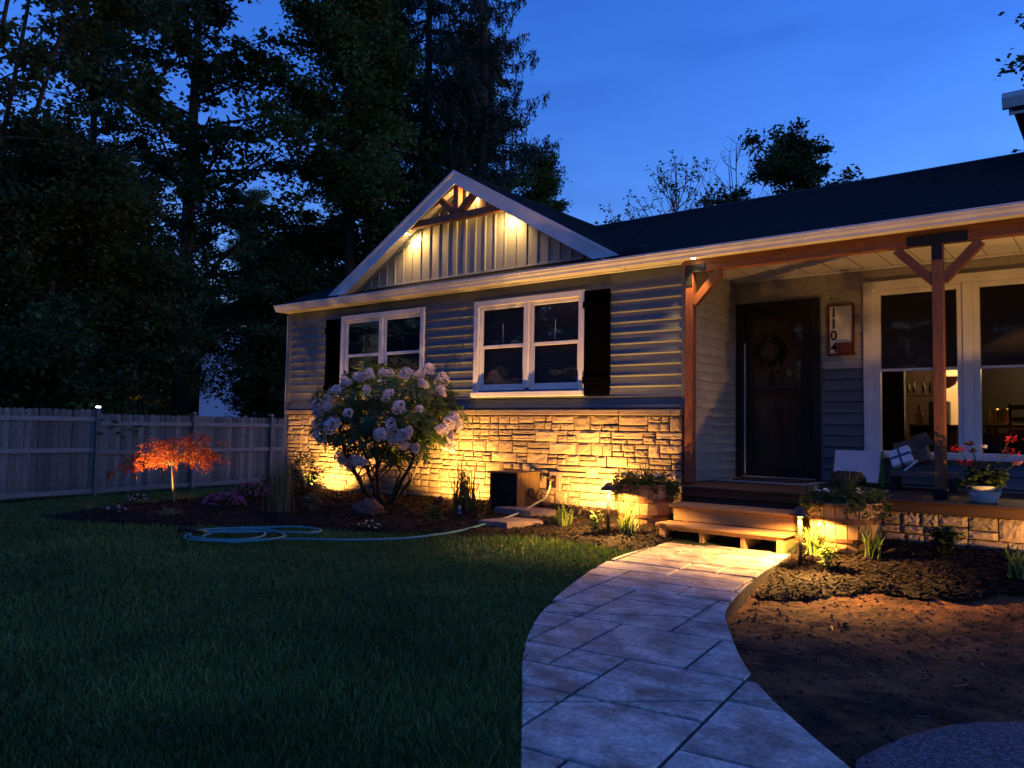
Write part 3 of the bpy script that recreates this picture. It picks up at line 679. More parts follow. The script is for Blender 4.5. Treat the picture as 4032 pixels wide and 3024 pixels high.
# ---- main roof
EY, EZ, RY, RZ = 7.88, 3.088, 11.6, 4.660
XA, XB = -11.40, 5.0
sl = math.hypot(RY-EY, RZ-EZ); du = Vector((0, (RY-EY)/sl, (RZ-EZ)/sl)); dn = Vector((0, -du.z, du.y))
roof = MB().prism([(XA, EY+.03, EZ-.02), (XA, RY, RZ-.04), (XA, RY, RZ-.12), (XA, EY+.03, EZ-.06)], (XB-XA, 0, 0)).build('roof', M['roof'], house)
MB().prism([(XA, RY, RZ-.04), (XA, 14.9, 2.95), (XA, 14.9, 2.87), (XA, RY, RZ-.12)], (XB-XA, 0, 0)).build('rear_roof', M['roof'], house)
n = 28; st = sl/n
for i in range(n):
    a = Vector((0, EY, EZ))+du*(i*st-.01); b = a+du*(st+.02)
    pr = [a+dn*.003, a+dn*.013, b+dn*.002, b-dn*.004]
    MB().prism([(XA-.01, p.y, p.z) for p in pr], (XB-XA+.02, 0, 0)).build('shingle_course', M['roof'], roof)
MB().prism([(XA-.012, RY-.16, RZ-.055), (XA-.012, RY, RZ+.016), (XA-.012, RY+.16, RZ-.055), (XA-.012, RY, RZ-.0)], (XB-XA, 0, 0)).build('ridge_cap', M['roof'], roof)
rv = MB(); rv.prism([(-4.72, 8.06, 3.17), (-4.72, 8.06, 3.25), (-4.72, 8.28, 3.31), (-4.72, 8.28, 3.26)], (.26, 0, 0)); rv.build('roof_vent', M['black'], roof)
# end gable infill and rake trim on the left end
MB().prism([(XL+.02, YF+.1, 3.0), (XL+.02, 14.2, 3.0), (XL+.02, RY, RZ-.13)], (.1, 0, 0)).build('end_gable_wall', M['lap'], house)
# ---- front gable
GXc, GHW, GZR, GSL = -7.31, 2.675, 4.660, .582
GY0 = 7.87
gs = math.hypot(GHW, GHW*GSL)
for sgn in (-1, 1):
    d = Vector((sgn*GHW/gs, 0, -GHW*GSL/gs)); nrm = Vector((sgn*GSL, 0, 1)).normalized()
    top = Vector((GXc, 0, GZR))
    slope = MB().prism([tuple(top-nrm*.01+Vector((0, GY0+.012, 0))), tuple(top+d*gs-nrm*.01+Vector((0, GY0+.012, 0))), tuple(top+d*gs-nrm*.05+Vector((0, GY0+.012, 0))), tuple(top-nrm*.05+Vector((0, GY0+.012, 0)))], (0, 3.7, 0)).build('gable_roof', M['roof'], house)
    m_ = 21; s_ = gs/m_
    for i in range(m_):
        a = top+d*(gs-i*s_+.012); b = top+d*max(0, gs-(i+1)*s_-.01)
        pr = [a-nrm*.006, a+nrm*.008, b-nrm*.002, b-nrm*.009]
        MB().prism([(p.x, GY0-.008, p.z) for p in pr], (0, 3.72, 0)).build('shingle_course', M['roof'], slope)
    # rake board (level cut at the foot) and soffit
    zf = 3.128; xo = GXc+sgn*(GZR-zf)/GSL; xi = GXc+sgn*(GZR-.205-zf)/GSL
    MB().prism([(GXc+sgn*.001, GY0, GZR-.013), (xo-sgn*.02, GY0, zf), (xi, GY0, zf), (GXc+sgn*.001, GY0, GZR-.205)], (0, .022, 0)).build('rake_board', M['white'], house)
    MB().prism([(GXc+sgn*.002, GY0-.014, GZR-.006), (xo+sgn*.02, GY0-.014, zf+.002), (xo-sgn*.06, GY0-.014, zf+.002), (GXc+sgn*.002, GY0-.014, GZR-.052)], (0, .0135, 0)).build('rake_trim', M['white'], house)
    sp = .168; t = .03; j = 0
    while t < gs-.05:
        a = Vector((GXc, 0, GZR-.15))+d*(t+.004); b = Vector((GXc, 0, GZR-.15))+d*min(gs-.05, t+sp-.006)
        if j % 2 == 0 or True: MB().prism([(p.x, GY0+.0225, p.z) for p in (a, b, b+nrm*.02, a+nrm*.02)], (0, .205, 0)).build('soffit_panel', M['soffit'], slope)
        t += sp; j += 1
    MB().prism([(p.x, GY0+.021, p.z) for p in (Vector((GXc, 0, GZR-.13))+d*.02, Vector((GXc, 0, GZR-.13))+d*(gs-.03), Vector((GXc, 0, GZR-.12))+d*(gs-.03), Vector((GXc, 0, GZR-.12))+d*.02)], (0, .21, 0)).build('soffit_back', M['batten'], slope)
    e0 = Vector((GXc, 0, GZR-.215)); 
    MB().prism([(p.x, YF-.022, p.z) for p in (e0, e0+d*(gs-.25), e0+d*(gs-.25)+nrm*.05, e0+nrm*.05)], (0, .02, 0)).build('frieze_trim', M['batten'], slope)
# board and batten face
gw = MB().prism([(GXc-2.30, YF+.002, 3.10), (GXc+2.30, YF+.002, 3.10), (GXc, YF+.002, GZR-.18)], (0, .1, 0)).build('gable_wall', M['batten'], house)
zb = 3.225; BS = .1775
def gtop(x): return GZR-.20-abs(x-GXc)*GSL
i = -13
while i < 13:
    xa, xb = GXc+.05+i*BS, GXc+.05+(i+1)*BS; i += 1
    ta, tb = gtop(xa+.014), gtop(xb-.014)
    pts = [(xa+.0135, zb), (xb-.0135, zb), (xb-.0135, max(tb, zb)), (xa+.0135, max(ta, zb))]
    if xa < GXc < xb: pts = [(xa+.0135, zb), (xb-.0135, zb), (xb-.0135, tb), (GXc, gtop(GXc)), (xa+.0135, ta)]
    if max(ta, tb) < zb+.03: continue
    MB().prism([(p[0], YF-.006, p[1]) for p in pts], (0, .0075, 0)).build('board', M['batten'], gw)
    t0 = min(gtop(xa-.013), gtop(xa+.013))
    if t0 > zb+.03: MB().bbox((xa-.0128, YF-.022, zb), (xa+.0128, YF-.001, t0), .003).build('batten', M['batten'], gw)
MB().bbox((GXc-2.02, YF-.03, 3.196), (GXc+2.02, YF-.001, 3.224), .003).build('gable_base_trim', M['batten'], house)
# decorative truss in the gable peak
truss = MB().bbox((GXc-.93, 7.915, 3.968), (GXc+.93, 8.005, 4.063), .005).build('gable_truss', M['cedarx'], house)
MB().bbox((GXc-.046, 7.913, 4.065), (GXc+.046, 8.007, 4.505), .005).build('king_post', M['cedar'], truss)
for sgn in (-1, 1):
    MB().bar((GXc+sgn*.055, 7.96, 4.082), (GXc+sgn*.37, 7.96, 4.335), .084, .082, (0, 1, 0)).build('strut', M['cedar'], truss)
MB().lathe([(.001, -.02), (.018, -.012), (.018, .0)], (GXc, 7.96, 3.968), 8).build('bolt', M['black'], truss)
# ---- gutter, fascia, soffits
gp_ = [(7.90, 3.082), (7.822, 3.090), (7.822, 3.068), (7.834, 3.061), (7.839, 3.040), (7.860, 3.016), (7.866, 2.990), (7.945, 2.987), (7.945, 3.08)]
MB().prism([(-11.36, a, b) for a, b in gp_], (16.2, 0, 0)).build('gutter', M['white'], house)
MB().box((-11.36, 7.946, 2.984), (4.85, 7.963, 3.115)).build('fascia', M['white'], house)
MB().box((-11.34, 7.964, ZE), (4.85, YF-.03, ZE+.012)).build('soffit', M['soffit'], house)
MB().bbox((XL-.01, YF-.055, ZE-.022), (XR-.03, YF-.023, ZE-.0005), .003).build('soffit_trim', M['white'], house)
MB().box((-11.36, 7.964, 2.99), (-11.32, 14.6, 3.10)).build('end_fascia', M['white'], house)
# porch ceiling with a row of weep holes along the wall
ceil = MB().box((XR-.01, YF-.029, 2.989), (4.8, YD+.05, 3.0)).build('porch_ceiling', M['soffit'], house)
MB().bbox((XR+.01, YD-.05, 2.965), (4.4, YD-.017, 2.9865), .003).build('ceiling_trim', M['white'], ceil)
hl = MB(); x = -3.7
while x < 1.5:
    hl.lathe([(.0001, 0), (.007, 0), (.007, .002)], (x, YD-.10, 2.9845), 8); x += .155
tag(hl.build('weep_holes', M['black'], ceil), kind='stuff')
for x in np.arange(-3.6, 4.4, .305): MB().box((x, YF+.1, 2.9845), (x+.006, YD-.06, 2.9868)).build('ceiling_groove', M['mortar'], ceil)
# ---- porch posts and beam
beam = MB().bbox((-3.905, 8.0, 2.852), (4.6, 8.095, 2.9942), .004).build('porch_beam', M['cedarx'], house)
def porch_post(x, braces):
    p = MB().bbox((x-.046, 8.0, .60 if braces == 2 else .518), (x+.046, 8.093, 2.8515), .005).build('porch_post', M['cedar'], house)
    for s in ((1,) if braces == 1 else (-1, 1)):
        MB().bar((x+s*.040, 8.047, 2.51), (x+s*.345, 8.047, 2.836), .082, .078, (0, 1, 0)).build('knee_brace', M['cedar'], p)
    br = MB()
    if braces == 1: br.bbox((x-.048, 7.992, 2.70), (x+.042, 7.9995, 2.935), .003); br.bbox((x+.0425, 7.992, 2.845), (x+.20, 7.9995, 2.935), .003)
    else: br.bbox((x-.045, 7.992, 2.70), (x+.045, 7.9995, 2.845), .003); br.bbox((x-.25, 7.992, 2.8455), (x+.25, 7.9995, 2.945), .003)
    br.build('bracket', M['black'], p)
    if braces == 2:
        MB().bbox((x-.056, 7.99, .515), (x+.056, 8.103, .60), .006).build('post_base', M['black'], p)
    return p
porch_post(-3.838, 1); porch_post(-1.375, 2); porch_post(1.1, 2)

# ---- front door: black frame, storm door with glass, panelled door behind
dr = link('door', MB().box((DX0+.02, YD+.085, .53), (DX1-.02, YD+.118, 2.655)).mesh(M['door'], org(house), name='door'), house)
f = MB(); f.bbox((-3.916, YD-.045, .515), (-3.815, YD+.02, 2.70), .006); f.bbox((-2.99, YD-.045, .515), (-2.885, YD+.02, 2.70), .006); f.bbox((-3.8145, YD-.045, 2.60), (-2.9905, YD+.02, 2.699), .006); f.build('door_frame', M['black'], dr)
s = MB(); s.bbox((-3.79, YD-.03, .56), (-3.715, YD-.004, 2.595), .004); s.bbox((-3.075, YD-.03, .56), (-2.995, YD-.004, 2.595), .004)
s.bbox((-3.7145, YD-.03, 2.50), (-3.0755, YD-.004, 2.594), .004); s.bbox((-3.7145, YD-.03, .56), (-3.0755, YD-.004, .66), .004); s.bbox((-3.7145, YD-.029, 1.585), (-3.0755, YD-.005, 1.615), .003)
s.build('storm_door', M['black'], dr)
MB().add([(-3.714, YD-.017, .66), (-3.076, YD-.017, .66), (-3.076, YD-.017, 2.50), (-3.714, YD-.017, 2.50)], [(0, 1, 2, 3)]).build('pane', M['doorglass'], dr)
st_ = MB(); st_.bbox((-3.812, YD-.022, .57), (-3.794, YD-.006, 2.2), .002); st_.build('weather_strip', M['white'], dr)
for (a, b, c, d2) in ((-3.66, -3.55, .75, 1.42), (-3.48, -3.37, .75, 1.42), (-3.66, -3.55, 1.55, 1.82), (-3.48, -3.37, 1.55, 1.82), (-3.30, -3.19, .75, 1.82)):
    MB().bbox((a, YD+.075, c), (b, YD+.0845, d2), .006).build('door_panel', M['door'], dr)
MB().bbox((-3.20, YD-.075, 1.50), (-3.175, YD-.031, 1.56), .006).build('door_handle', M['black'], dr)
MB().box((-3.90, YD-.06, .515), (-2.9, YD+.08, .54)).build('threshold', M['black'], dr)
MB().box((-3.83, YD-.064, .541), (-2.93, YD-.01, .546)).build('threshold_plate', M['soffit'], dr)
wreath = thing('door_wreath', 'dark leafy wreath hanging on the brown front door', 'wreath', (-3.515, YD+.05, 2.10))
rw = np.random.RandomState(4); V = []; 
for i in range(420):
    t = rw.uniform(0, 2*np.pi); r0 = .155+rw.normal(0, .03); c = np.array([r0*np.cos(t), rw.uniform(-.02, .02), r0*np.sin(t)*1.1]); a = rw.normal(0, 1, 3); a /= np.linalg.norm(a); b = np.cross(a, rw.normal(0, 1, 3)); b /= np.linalg.norm(b)
    V += [c-a*.03, c+b*.01, c+a*.03, c-b*.01]
link('wreath_leaves', raw_mesh('wreath_leaves', np.array(V), np.arange(len(V)).reshape(-1, 4), M['shrub']), wreath)
lt = MB(); lt.bbox((-3.53, YD+.045, 1.66), (-3.46, YD+.082, 1.78), .006); lt.lathe([(.03, 0), (.004, .06), (.004, .09)], (-3.495, YD+.062, 1.78), 8); lt.build('door_knocker', M['black'], dr)

# ---- house number sign
sg = thing('house_number_sign', 'white house number board reading 1104 in a red brown frame', 'sign', (-2.643, YD-.03, 2.0))
MB().box((-2.785, YD-.026, 2.012), (-2.50, YD-.0155, 2.588)).build('board', M['white'], sg)
f = MB(); f.bbox((-2.793, YD-.045, 2.0), (-2.768, YD-.0145, 2.60), .003); f.bbox((-2.518, YD-.045, 2.0), (-2.493, YD-.0145, 2.60), .003); f.bbox((-2.7675, YD-.0445, 2.0), (-2.5185, YD-.0145, 2.022), .003); f.bbox((-2.7675, YD-.0445, 2.578), (-2.5185, YD-.0145, 2.5995), .003); f.build('frame', M['signwood'], sg)
MB().bbox((-2.675, YD-.082, 2.023), (-2.5185, YD-.0265, 2.142), .004).build('planter_box', M['signwood'], sg)
for ch, z in (('1', 2.452), ('1', 2.318), ('0', 2.182), ('4', 2.040)):
    cu_ = bpy.data.curves.new('numeral', 'FONT'); cu_.body = ch; cu_.size = .158; cu_.extrude = .004; cu_.align_x = 'CENTER'; cu_.offset = .0015
    tmp = bpy.data.objects.new('tmp', cu_); COL.objects.link(tmp); bpy.context.view_layer.update()
    me = bpy.data.meshes.new_from_object(tmp.evaluated_get(bpy.context.evaluated_depsgraph_get())); bpy.data.objects.remove(tmp)
    me.materials.clear(); me.materials.append(M['black'])
    o = link('numeral', me, sg, (-2.722, YD-.031, z), (R(90), 0, 0))

# ---- porch picture windows (two tall sashes with shades)
pwn = link('picture_window', MB().box((WX0, YD+.121, WZ0-.02), (WX0+.02, YD+.16, WZ1)).mesh(M['white'], org(house), name='picture_window'), house)
t = MB(); t.bbox((-2.395, YD-.05, .80), (-2.285, YD-.001, 2.822), .005); t.bbox((-2.2845, YD-.05, 2.725), (.55, YD-.001, 2.8215), .005); t.bbox((.5505, YD-.05, .80), (.66, YD-.001, 2.822), .005); t.build('window_trim', M['white'], pwn)
MB().bbox((-2.2845, YD-.09, .825), (.55, YD-.001, .868), .006).build('sill', M['white'], pwn)
WIN = [(-2.285, -1.40), (-1.305, -.44), (-.345, .55)]
for a, b in ((-1.40, -1.305), (-.44, -.345)): MB().bbox((a+.0005, YD-.045, .869), (b-.0005, YD+.05, 2.7245), .005).build('mullion', M['white'], pwn)
for (a, b) in WIN:
    f = MB(); f.bbox((a, YD-.02, .869), (a+.062, YD+.06, 2.7245), .005); f.bbox((b-.056, YD-.02, .869), (b, YD+.06, 2.7245), .005); f.bbox((a+.0625, YD-.02, 2.668), (b-.0565, YD+.06, 2.724), .005); f.bbox((a+.0625, YD-.02, .8695), (b-.0565, YD+.06, .905), .005)
    f.bbox((a+.0625, YD+.0, 1.796), (b-.0565, YD+.05, 1.826), .003); f.build('frame', M['white'], pwn)
    MB().add([(a+.06, YD+.03, .90), (b-.055, YD+.03, .90), (b-.055, YD+.03, 2.67), (a+.06, YD+.03, 2.67)], [(0, 1, 2, 3)]).build('pane', M['glass'], pwn)
    bl = MB(); zz = 1.815
    while zz < 2.66:
        bl.add([(a+.06, YD+.085, zz), (b-.055, YD+.085, zz), (b-.055, YD+.075, zz+.016), (a+.06, YD+.075, zz+.016)], [(0, 1, 2, 3)]); zz += .0165
    bl.build('blind', M['shade'], pwn)

# ---- upper storey corner far right (higher roof with its own gutter)
us = MB().box((-.62, 11.05, 4.2), (5.0, 14.2, 4.98)).build('upper_storey_wall', M['lap'], house)
MB().box((-1.02, 10.66, 4.90), (5.2, 14.6, 4.97)).build('upper_soffit', M['black'], us)  # soffit coloured black for the shadow under this high eave
MB().prism([(-1.12, 10.60, 5.10), (-1.12, 10.585, 5.04), (-1.12, 10.62, 4.93), (-1.12, 10.68, 4.93), (-1.12, 10.68, 5.10)], (6.3, 0, 0)).build('upper_gutter', M['white'], us)
MB().box((-1.06, 10.681, 4.86), (5.2, 10.70, 5.08)).build('upper_fascia', M['white'], us)
MB().prism([(-1.12, 10.60, 5.105), (-1.12, 14.8, 6.6), (-1.12, 14.8, 6.5), (-1.12, 10.62, 5.06)], (6.3, 0, 0)).build('upper_roof', M['roof'], us)

# ---- soffit puck lamps
def puck(loc, tgt, power, group, label, size=95):
    t = thing('puck_light', label, 'light', loc, group)
    n = (Vector(tgt)-Vector(loc)).normalized(); p = Vector(loc)
    MB().tube([p+Vector((0, 0, .012)), p], .032, 14).build('housing', M['white'], t)
    MB().tube([p-Vector((0, 0, .0)), p-Vector((0, 0, .004))], .022, 14).build('lens', M['puck'], t)
    spot('lamp', t, p-Vector((0, 0, .02)), tgt, power, size, .8, .02, (1.0, .54, .15))
puck((-8.31, 7.955, 3.918), (-8.31+.5, 8.01, 3.918-.86), 6.5, None, 'small glowing lamp in the gable soffit on its left slope', 172)
puck((-6.36, 7.955, 3.946), (-6.36-.5, 8.01, 3.946-.86), 6.5, None, 'small glowing lamp in the gable soffit on its right slope', 172)
puck((GXc+.26, 8.045, GZR-.15-.26*GSL-.014), (GXc-.2, 8.03, 4.0), 3.0, None, 'small glowing lamp tucked behind the truss at the gable peak', 172)
puck((-3.74, 7.90, 2.983), (-3.80, 7.98, 1.8), 6, None, 'small glowing lamp in the eave above the porch corner post', 80)

# ================================================================== PORCH DECK, STEPS
FZ = .513
deck = thing('porch_deck', 'dark brown plank porch deck on a low stone skirt', 'deck', (-1.5, 8.3, 0))
y = 7.70
while y < YD-.05:
    y1 = min(y+.138, YD-.002)
    MB().bbox((-3.775 if y < YF+.01 else XR+.001, y, FZ-.028), (4.4, y1-.005, FZ), .004).build('deck_board', M['deck'], deck); y += .138
MB().bbox((-3.760, 7.728, .405), (4.35, 7.752, FZ-.0285), .003).build('deck_fascia', M['fascia_wood'], deck)
MB().bbox((-3.755, 7.7525, .0), (-3.72, 8.07, FZ-.029), .003).build('deck_fascia', M['deck'], deck)
MB().box((-3.72, 7.7605, .05), (-2.44, 7.79, FZ-.03)).build('deck_riser', M['deck'], deck)
sk = MB().box((-2.43, 7.80, -.1), (4.35, 7.88, FZ-.03)).build('stone_skirt', M['mortar'], deck)
r2 = random.Random(44)
for (x, z, wd, h) in ashlar(-2.42, 2.0, .02, .402, r2, 2):
    link('stone', r2.choice(STONES), sk, (x+.006, 7.80, z+.006), None, (wd-.012, r2.uniform(.035, .055), h-.012))
steps = thing('wooden_steps', 'two tier tan wooden steps with open fronts leading to the porch', 'steps', (-3.1, 7.3, 0))
SX0, SX1 = -3.745, -2.455
for (yn, yb, zt) in ((7.07, 7.365, .178), (7.355, 7.725, .345)):
    MB().bbox((SX0, yn, zt-.030), (SX1, yn+.145, zt), .005).build('tread_board', M['step'], steps)
    MB().bbox((SX0, yn+.149, zt-.030), (SX1, yb, zt), .005).build('tread_board', M['step'], steps)
MB().bbox((SX0+.035, 7.395, .1785), (SX1-.035, 7.418, .3145), .003).build('riser', M['step'], steps)
MB().bbox((SX0+.03, 7.118, .110), (SX1-.03, 7.140, .1475), .003).build('front_rail', M['step'], steps)
for x0, x1 in ((SX0+.035, SX0+.085), (SX0+.43, SX0+.475), (SX0+.845, SX0+.89), (SX1-.085, SX1-.035)):
    MB().bbox((x0, 7.141, -.01), (x1, 7.70, .1475), .004).build('leg', M['step'], steps)
for x0, x1 in ((SX0+.03, SX0+.048), (SX1-.048, SX1-.03)):
    MB().prism([(x0, 7.42, .179), (x0, 7.722, .179), (x0, 7.722, .314), (x0, 7.42, .314)], (x1-x0, 0, 0)).build('side_panel', M['step'], steps)
for x0 in (SX0+.030, SX1-.092):
    MB().bbox((x0, 7.100, -.012), (x0+.062, 7.117, .1465), .003).build('corner_post', M['step'], steps)
# rug and coir mat before the door
rug = thing('door_rug', 'pale rug with scalloped edge under the coir mat', 'rug', (-3.3, 9.1, FZ))
mb = MB().box((-3.86, 8.78, FZ+.001), (-2.78, 9.46, FZ+.011)); mb.build('rug_body', M['rug'], rug)
mb = MB(); x = -3.85
while x < -2.78: mb.lathe([(.0001, .0), (.016, .0), (.016, .007), (.0001, .008)], (x, 8.776, FZ+.001), 8); x += .034
mb.build('scallop_edge', M['rug'], rug)
tag(MB().bbox((-3.70, 8.90, FZ+.012), (-2.90, 9.36, FZ+.03), .006).build('door_mat', M['coir']), 'brown coir mat lying on the pale rug by the door', 'mat')

# ================================================================== LIGHT FIXTURES
def path_light(x, y, label, power):
    z = g1(x, y); t = thing('path_light', label, 'path light', (x, y, z), 'bronze path lights beside the steps')
    MB().tube([(x, y, z-.05), (x, y, z+.430)], .0175, 12).build('post', M['bronze'], t, True)
    MB().lathe([(.0005, .4305), (.020, .4305), (.020, .436), (.0005, .437)], (x, y, z), 14).build('collar', M['bronze'], t, True)
    for k in range(3):
        a = 2.1*k+.5; MB().tube([(x+.017*math.cos(a), y+.017*math.sin(a), z+.436), (x+.017*math.cos(a), y+.017*math.sin(a), z+.498)], .0018, 5).build('strut', M['bronze'], t)
    MB().lathe([(.0005, .500), (.030, .498), (.085, .452), (.088, .455), (.050, .497), (.02, .528), (.0005, .532)], (x, y, z), 24).build('cap', M['bronze'], t, True)
    MB().lathe([(.0005, .490), (.008, .491), (.008, .4985)], (x, y, z), 12).build('lens', M['lens'], t, True)
    p = point('lamp', t, (x, y, z+.480), power, .009)
    return t
path_light(-4.235, 6.98, 'bronze path light on its stem beside the left barrel planter', 20.0)
path_light(-2.24, 6.82, 'dark path light on its stem beside the right barrel planter', 29.0)
def uplight(x, y, tgt, power, label, size=120, z=None):
    z = g1(x, y) if z is None else z
    t = thing('uplight', label, 'spotlight', (x, y, z))
    d = (Vector(tgt)-Vector((x, y, z+.09))).normalized(); c = Vector((x, y, z+.055))
    MB().tube([(x, y, z-.08), (x, y, z+.03)], .008, 8).build('stake', M['bronze'], t)
    MB().tube([c-d*.05, c-d*.045, c+d*.03, c+d*.05], [.018, .028, .032, .034], 14).build('head', M['bronze'], t, True)
    MB().tube([c+d*.0345, c+d*.037], .026, 14).build('lens', M['lens'], t)
    spot('lamp', t, c+d*.056, tgt, power, size, .35, .02)
uplight(-9.88, 7.55, (-9.88, 8.05, .9), 32, 'ground spotlight behind the dark shrub by the house corner', 142)
uplight(-7.15, 7.55, (-7.15, 8.05, .9), 32, 'ground spotlight between the rhododendron and the tall grass', 160)
uplight(-4.96, 7.55, (-4.96, 8.05, .9), 32, 'ground spotlight between the cover box and the left barrel', 160)
uplight(0.05, 7.20, (-.9, 8.7, 2.0), 18, 'ground spotlight lighting the porch stone skirt', 165)
uplight(-10.62, 5.12, (-10.45, 5.60, .6), 17, 'ground spotlight at the foot of the red maple', 80)

# ================================================================== BARRELS
def barrel(x, y, label, seed):
    z = g1(x, y)-.01; t = thing('barrel_planter', label, 'planter', (x, y, z), 'half barrel planters beside the steps'); r = random.Random(seed)
    def rad(h): return .325-.055*((h-.45)/.45)**2-.02*(1-h/.45)
    n = 20
    for k in range(n):
        a0, a1 = 2*math.pi*(k+.04)/n, 2*math.pi*(k+.96)/n; dr_ = r.uniform(-.002, .003); mb = MB(); vs = []; fs = []
        hs = [0, .11, .22, .33, .425+r.uniform(-.004, .004)]
        for h in hs:
            R1 = rad(h)+dr_; R0 = R1-.022
            for rr, aa in ((R1, a0), (R1, a1), (R0, a1), (R0, a0)): vs.append((x+rr*math.cos(aa), y+rr*math.sin(aa), z+h))
        for i in range(4):
            for q in range(4): fs.append((i*4+q, i*4+(q+1) % 4, (i+1)*4+(q+1) % 4, (i+1)*4+q))
        fs += [(3, 2, 1, 0), (16, 17, 18, 19)]
        mb.add(vs, fs).build('stave', M['barrel'], t)
    for h0, h1 in ((.085, .118), (.245, .290), (.385, .412)):
        MB().lathe([(rad(h0)-.001, h0), (rad(h0)+.0065, h0), (rad(h1)+.0065, h1), (rad(h1)-.001, h1)], (x, y, z), 40).build('hoop', M['hoop'], t, False)
    MB().lathe([(.0001, .36), (.29, .36)], (x, y, z), 24).build('potting_soil', M['mulch'], t)
    return t
barrel(-4.15, 7.58, 'half barrel planter with trailing greenery at the stone wall side of the steps', 1)
barrel(-2.02, 7.36, 'half barrel planter with trailing greenery at the bare soil side of the steps', 2)

# ================================================================== COVER BOX, SPIGOT, HOSE
bx = thing('utility_cover', 'tan wooden box cover with dark front standing against the stone wall', 'box', (-6.03, 7.72, .10))
X0, X1, Y0, Y1, Z0, Z1 = -6.26, -5.83, 7.50, 7.97, .06, .535
nb = 6
for i in range(nb):
    a = Y0+i*(Y1-Y0)/nb; MB().bbox((X1-.018, a+.0012, Z0), (X1, a+(Y1-Y0)/nb-.0012, Z1), .003).build('side_board', M['boxwood'], bx)
    a = Y0+i*(Y1-Y0)/nb; MB().bbox((X0, a+.0012, Z0), (X0+.018, a+(Y1-Y0)/nb-.0012, Z1), .003).build('side_board', M['boxwood'], bx)
for i in range(12):
    zz = Z0+.02+i*.038; MB().bbox((X0+.03, Y0+.004, zz), (X1-.03, Y0+.016, zz+.030), .002).build('front_slat', M['darkplastic'], bx)  # front slats and panel: dark stain plus shade put into the colour
MB().box((X0+.018, Y0+.017, Z0), (X1-.018, Y0+.022, Z1)).build('front_panel', M['darkplastic'], bx)
MB().bbox((X0-.02, Y0-.02, Z1+.0005), (X1+.02, Y1+.01, Z1+.022), .005).build('lid', M['boxwood'], bx)
hl = MB(); pts = [(X1+.03, 7.74+.05*math.cos(t)+.02*t/6, .30+.05*math.sin(t)) for t in np.linspace(0, 11, 40)]
hl.tube(pts+[(X1+.035, 7.82, .24), (X1+.035, 7.88, .20)], .009, 8); tag(hl.build('cable_loop', M['darkplastic']), 'loop of black cable hanging on the tan box side', 'cable')
sp_ = thing('water_spigot', 'outdoor tap with brass valve on a square plate in the stone wall', 'tap', (-5.63, 8.03, .42))
MB().bbox((-5.72, 8.005, .32), (-5.56, 8.075, .56), .006).build('wall_plate', M['cap'], sp_)
MB().bbox((-5.675, 7.997, .36), (-5.605, 8.0045, .51), .004).build('plate_insert', M['darkplastic'], sp_)
MB().tube([(-5.64, 8.0, .46), (-5.64, 7.94, .46), (-5.64, 7.92, .44), (-5.64, 7.92, .40)], .015, 10).build('valve', M['brass'], sp_, True)
MB().tube([(-5.66, 7.955, .475), (-5.72, 7.945, .49)], .012, 10).build('splitter', M['brass'], sp_, True)
MB().lathe([(.001, 0), (.028, .0), (.030, .008), (.001, .012)], (-5.735, 7.94, .485), 12).build('valve_handle', M['green'], sp_, True)
def spline(P, n=10):
    P = [Vector(p) for p in P]; out = []
    for i in range(len(P)-1):
        p0, p1, p2, p3 = P[max(i-1, 0)], P[i], P[i+1], P[min(i+2, len(P)-1)]
        for k in range(n):
            t = k/n; out.append(0.5*((2*p1)+(p2-p0)*t+(2*p0-5*p1+4*p2-p3)*t*t+(3*p1-p0-3*p2+p3)*t**3))
    return out+[P[-1]]
hs_ = thing('garden_hose', 'teal garden hose running from the tap to a loose coil on the lawn', 'hose', (-6.3, 5.3, -.04))
gz = lambda x, y, h=.022: (x, y, g1(x, y)+h)
run = [(-5.64, 7.92, .40), (-5.65, 7.90, .33), (-5.64, 7.80, .24), gz(-5.61, 7.60, .10), gz(-5.60, 7.35, .06), gz(-5.60, 7.0, .05), gz(-5.59, 6.65, .05), gz(-5.56, 6.25, .03), gz(-5.58, 5.9), gz(-5.66, 5.5), gz(-5.86, 5.22), gz(-6.10, 5.0)]
MB().tube(spline(run[:7], 10), .0125, 8).build('hose_lead', M['hose_y'], hs_, True)
coil = run[6:]+[gz(-6.4, 4.82), gz(-6.62, 4.62)]
cl = [(-6.70, 4.40), (-6.95, 4.18), (-7.25, 4.10), (-7.50, 4.25), (-7.55, 4.50), (-7.38, 4.72), (-7.05, 4.80), (-6.80, 4.66), (-6.72, 4.45), (-6.85, 4.26), (-7.15, 4.16), (-7.42, 4.22), (-7.55, 4.42), (-7.45, 4.68), (-7.15, 4.86), (-6.85, 4.86), (-6.55, 4.72), (-6.50, 4.50), (-6.72, 4.28), (-7.02, 4.20), (-7.30, 4.30), (-7.40, 4.52), (-7.52, 4.80), (-7.35, 5.02), (-7.08, 5.22), (-6.82, 5.28), (-6.60, 5.20), (-6.62, 5.04), (-6.90, 4.90), (-7.2, 4.62), (-7.42, 4.36)]
coil += [gz(x, y, .026+.010*((i//6) % 3)) for i, (x, y) in enumerate(cl)]
MB().tube(spline(coil, 7), .0125, 8).build('hose_coil', M['hose'], hs_, True)
e = Vector(coil[-1]); nzl = thing('hose_nozzle', 'black spray nozzle with brass collar at the hose end', 'nozzle', tuple(e))
MB().tube([e, e+Vector((-.06, -.07, .02)), e+Vector((-.10, -.12, .03))], [.016, .02, .016], 10).build('nozzle_body', M['darkplastic'], nzl, True)
MB().tube([e+Vector((.004, .004, 0)), e+Vector((.03, .035, 0))], .018, 10).build('nozzle_collar', M['brass'], nzl, True)
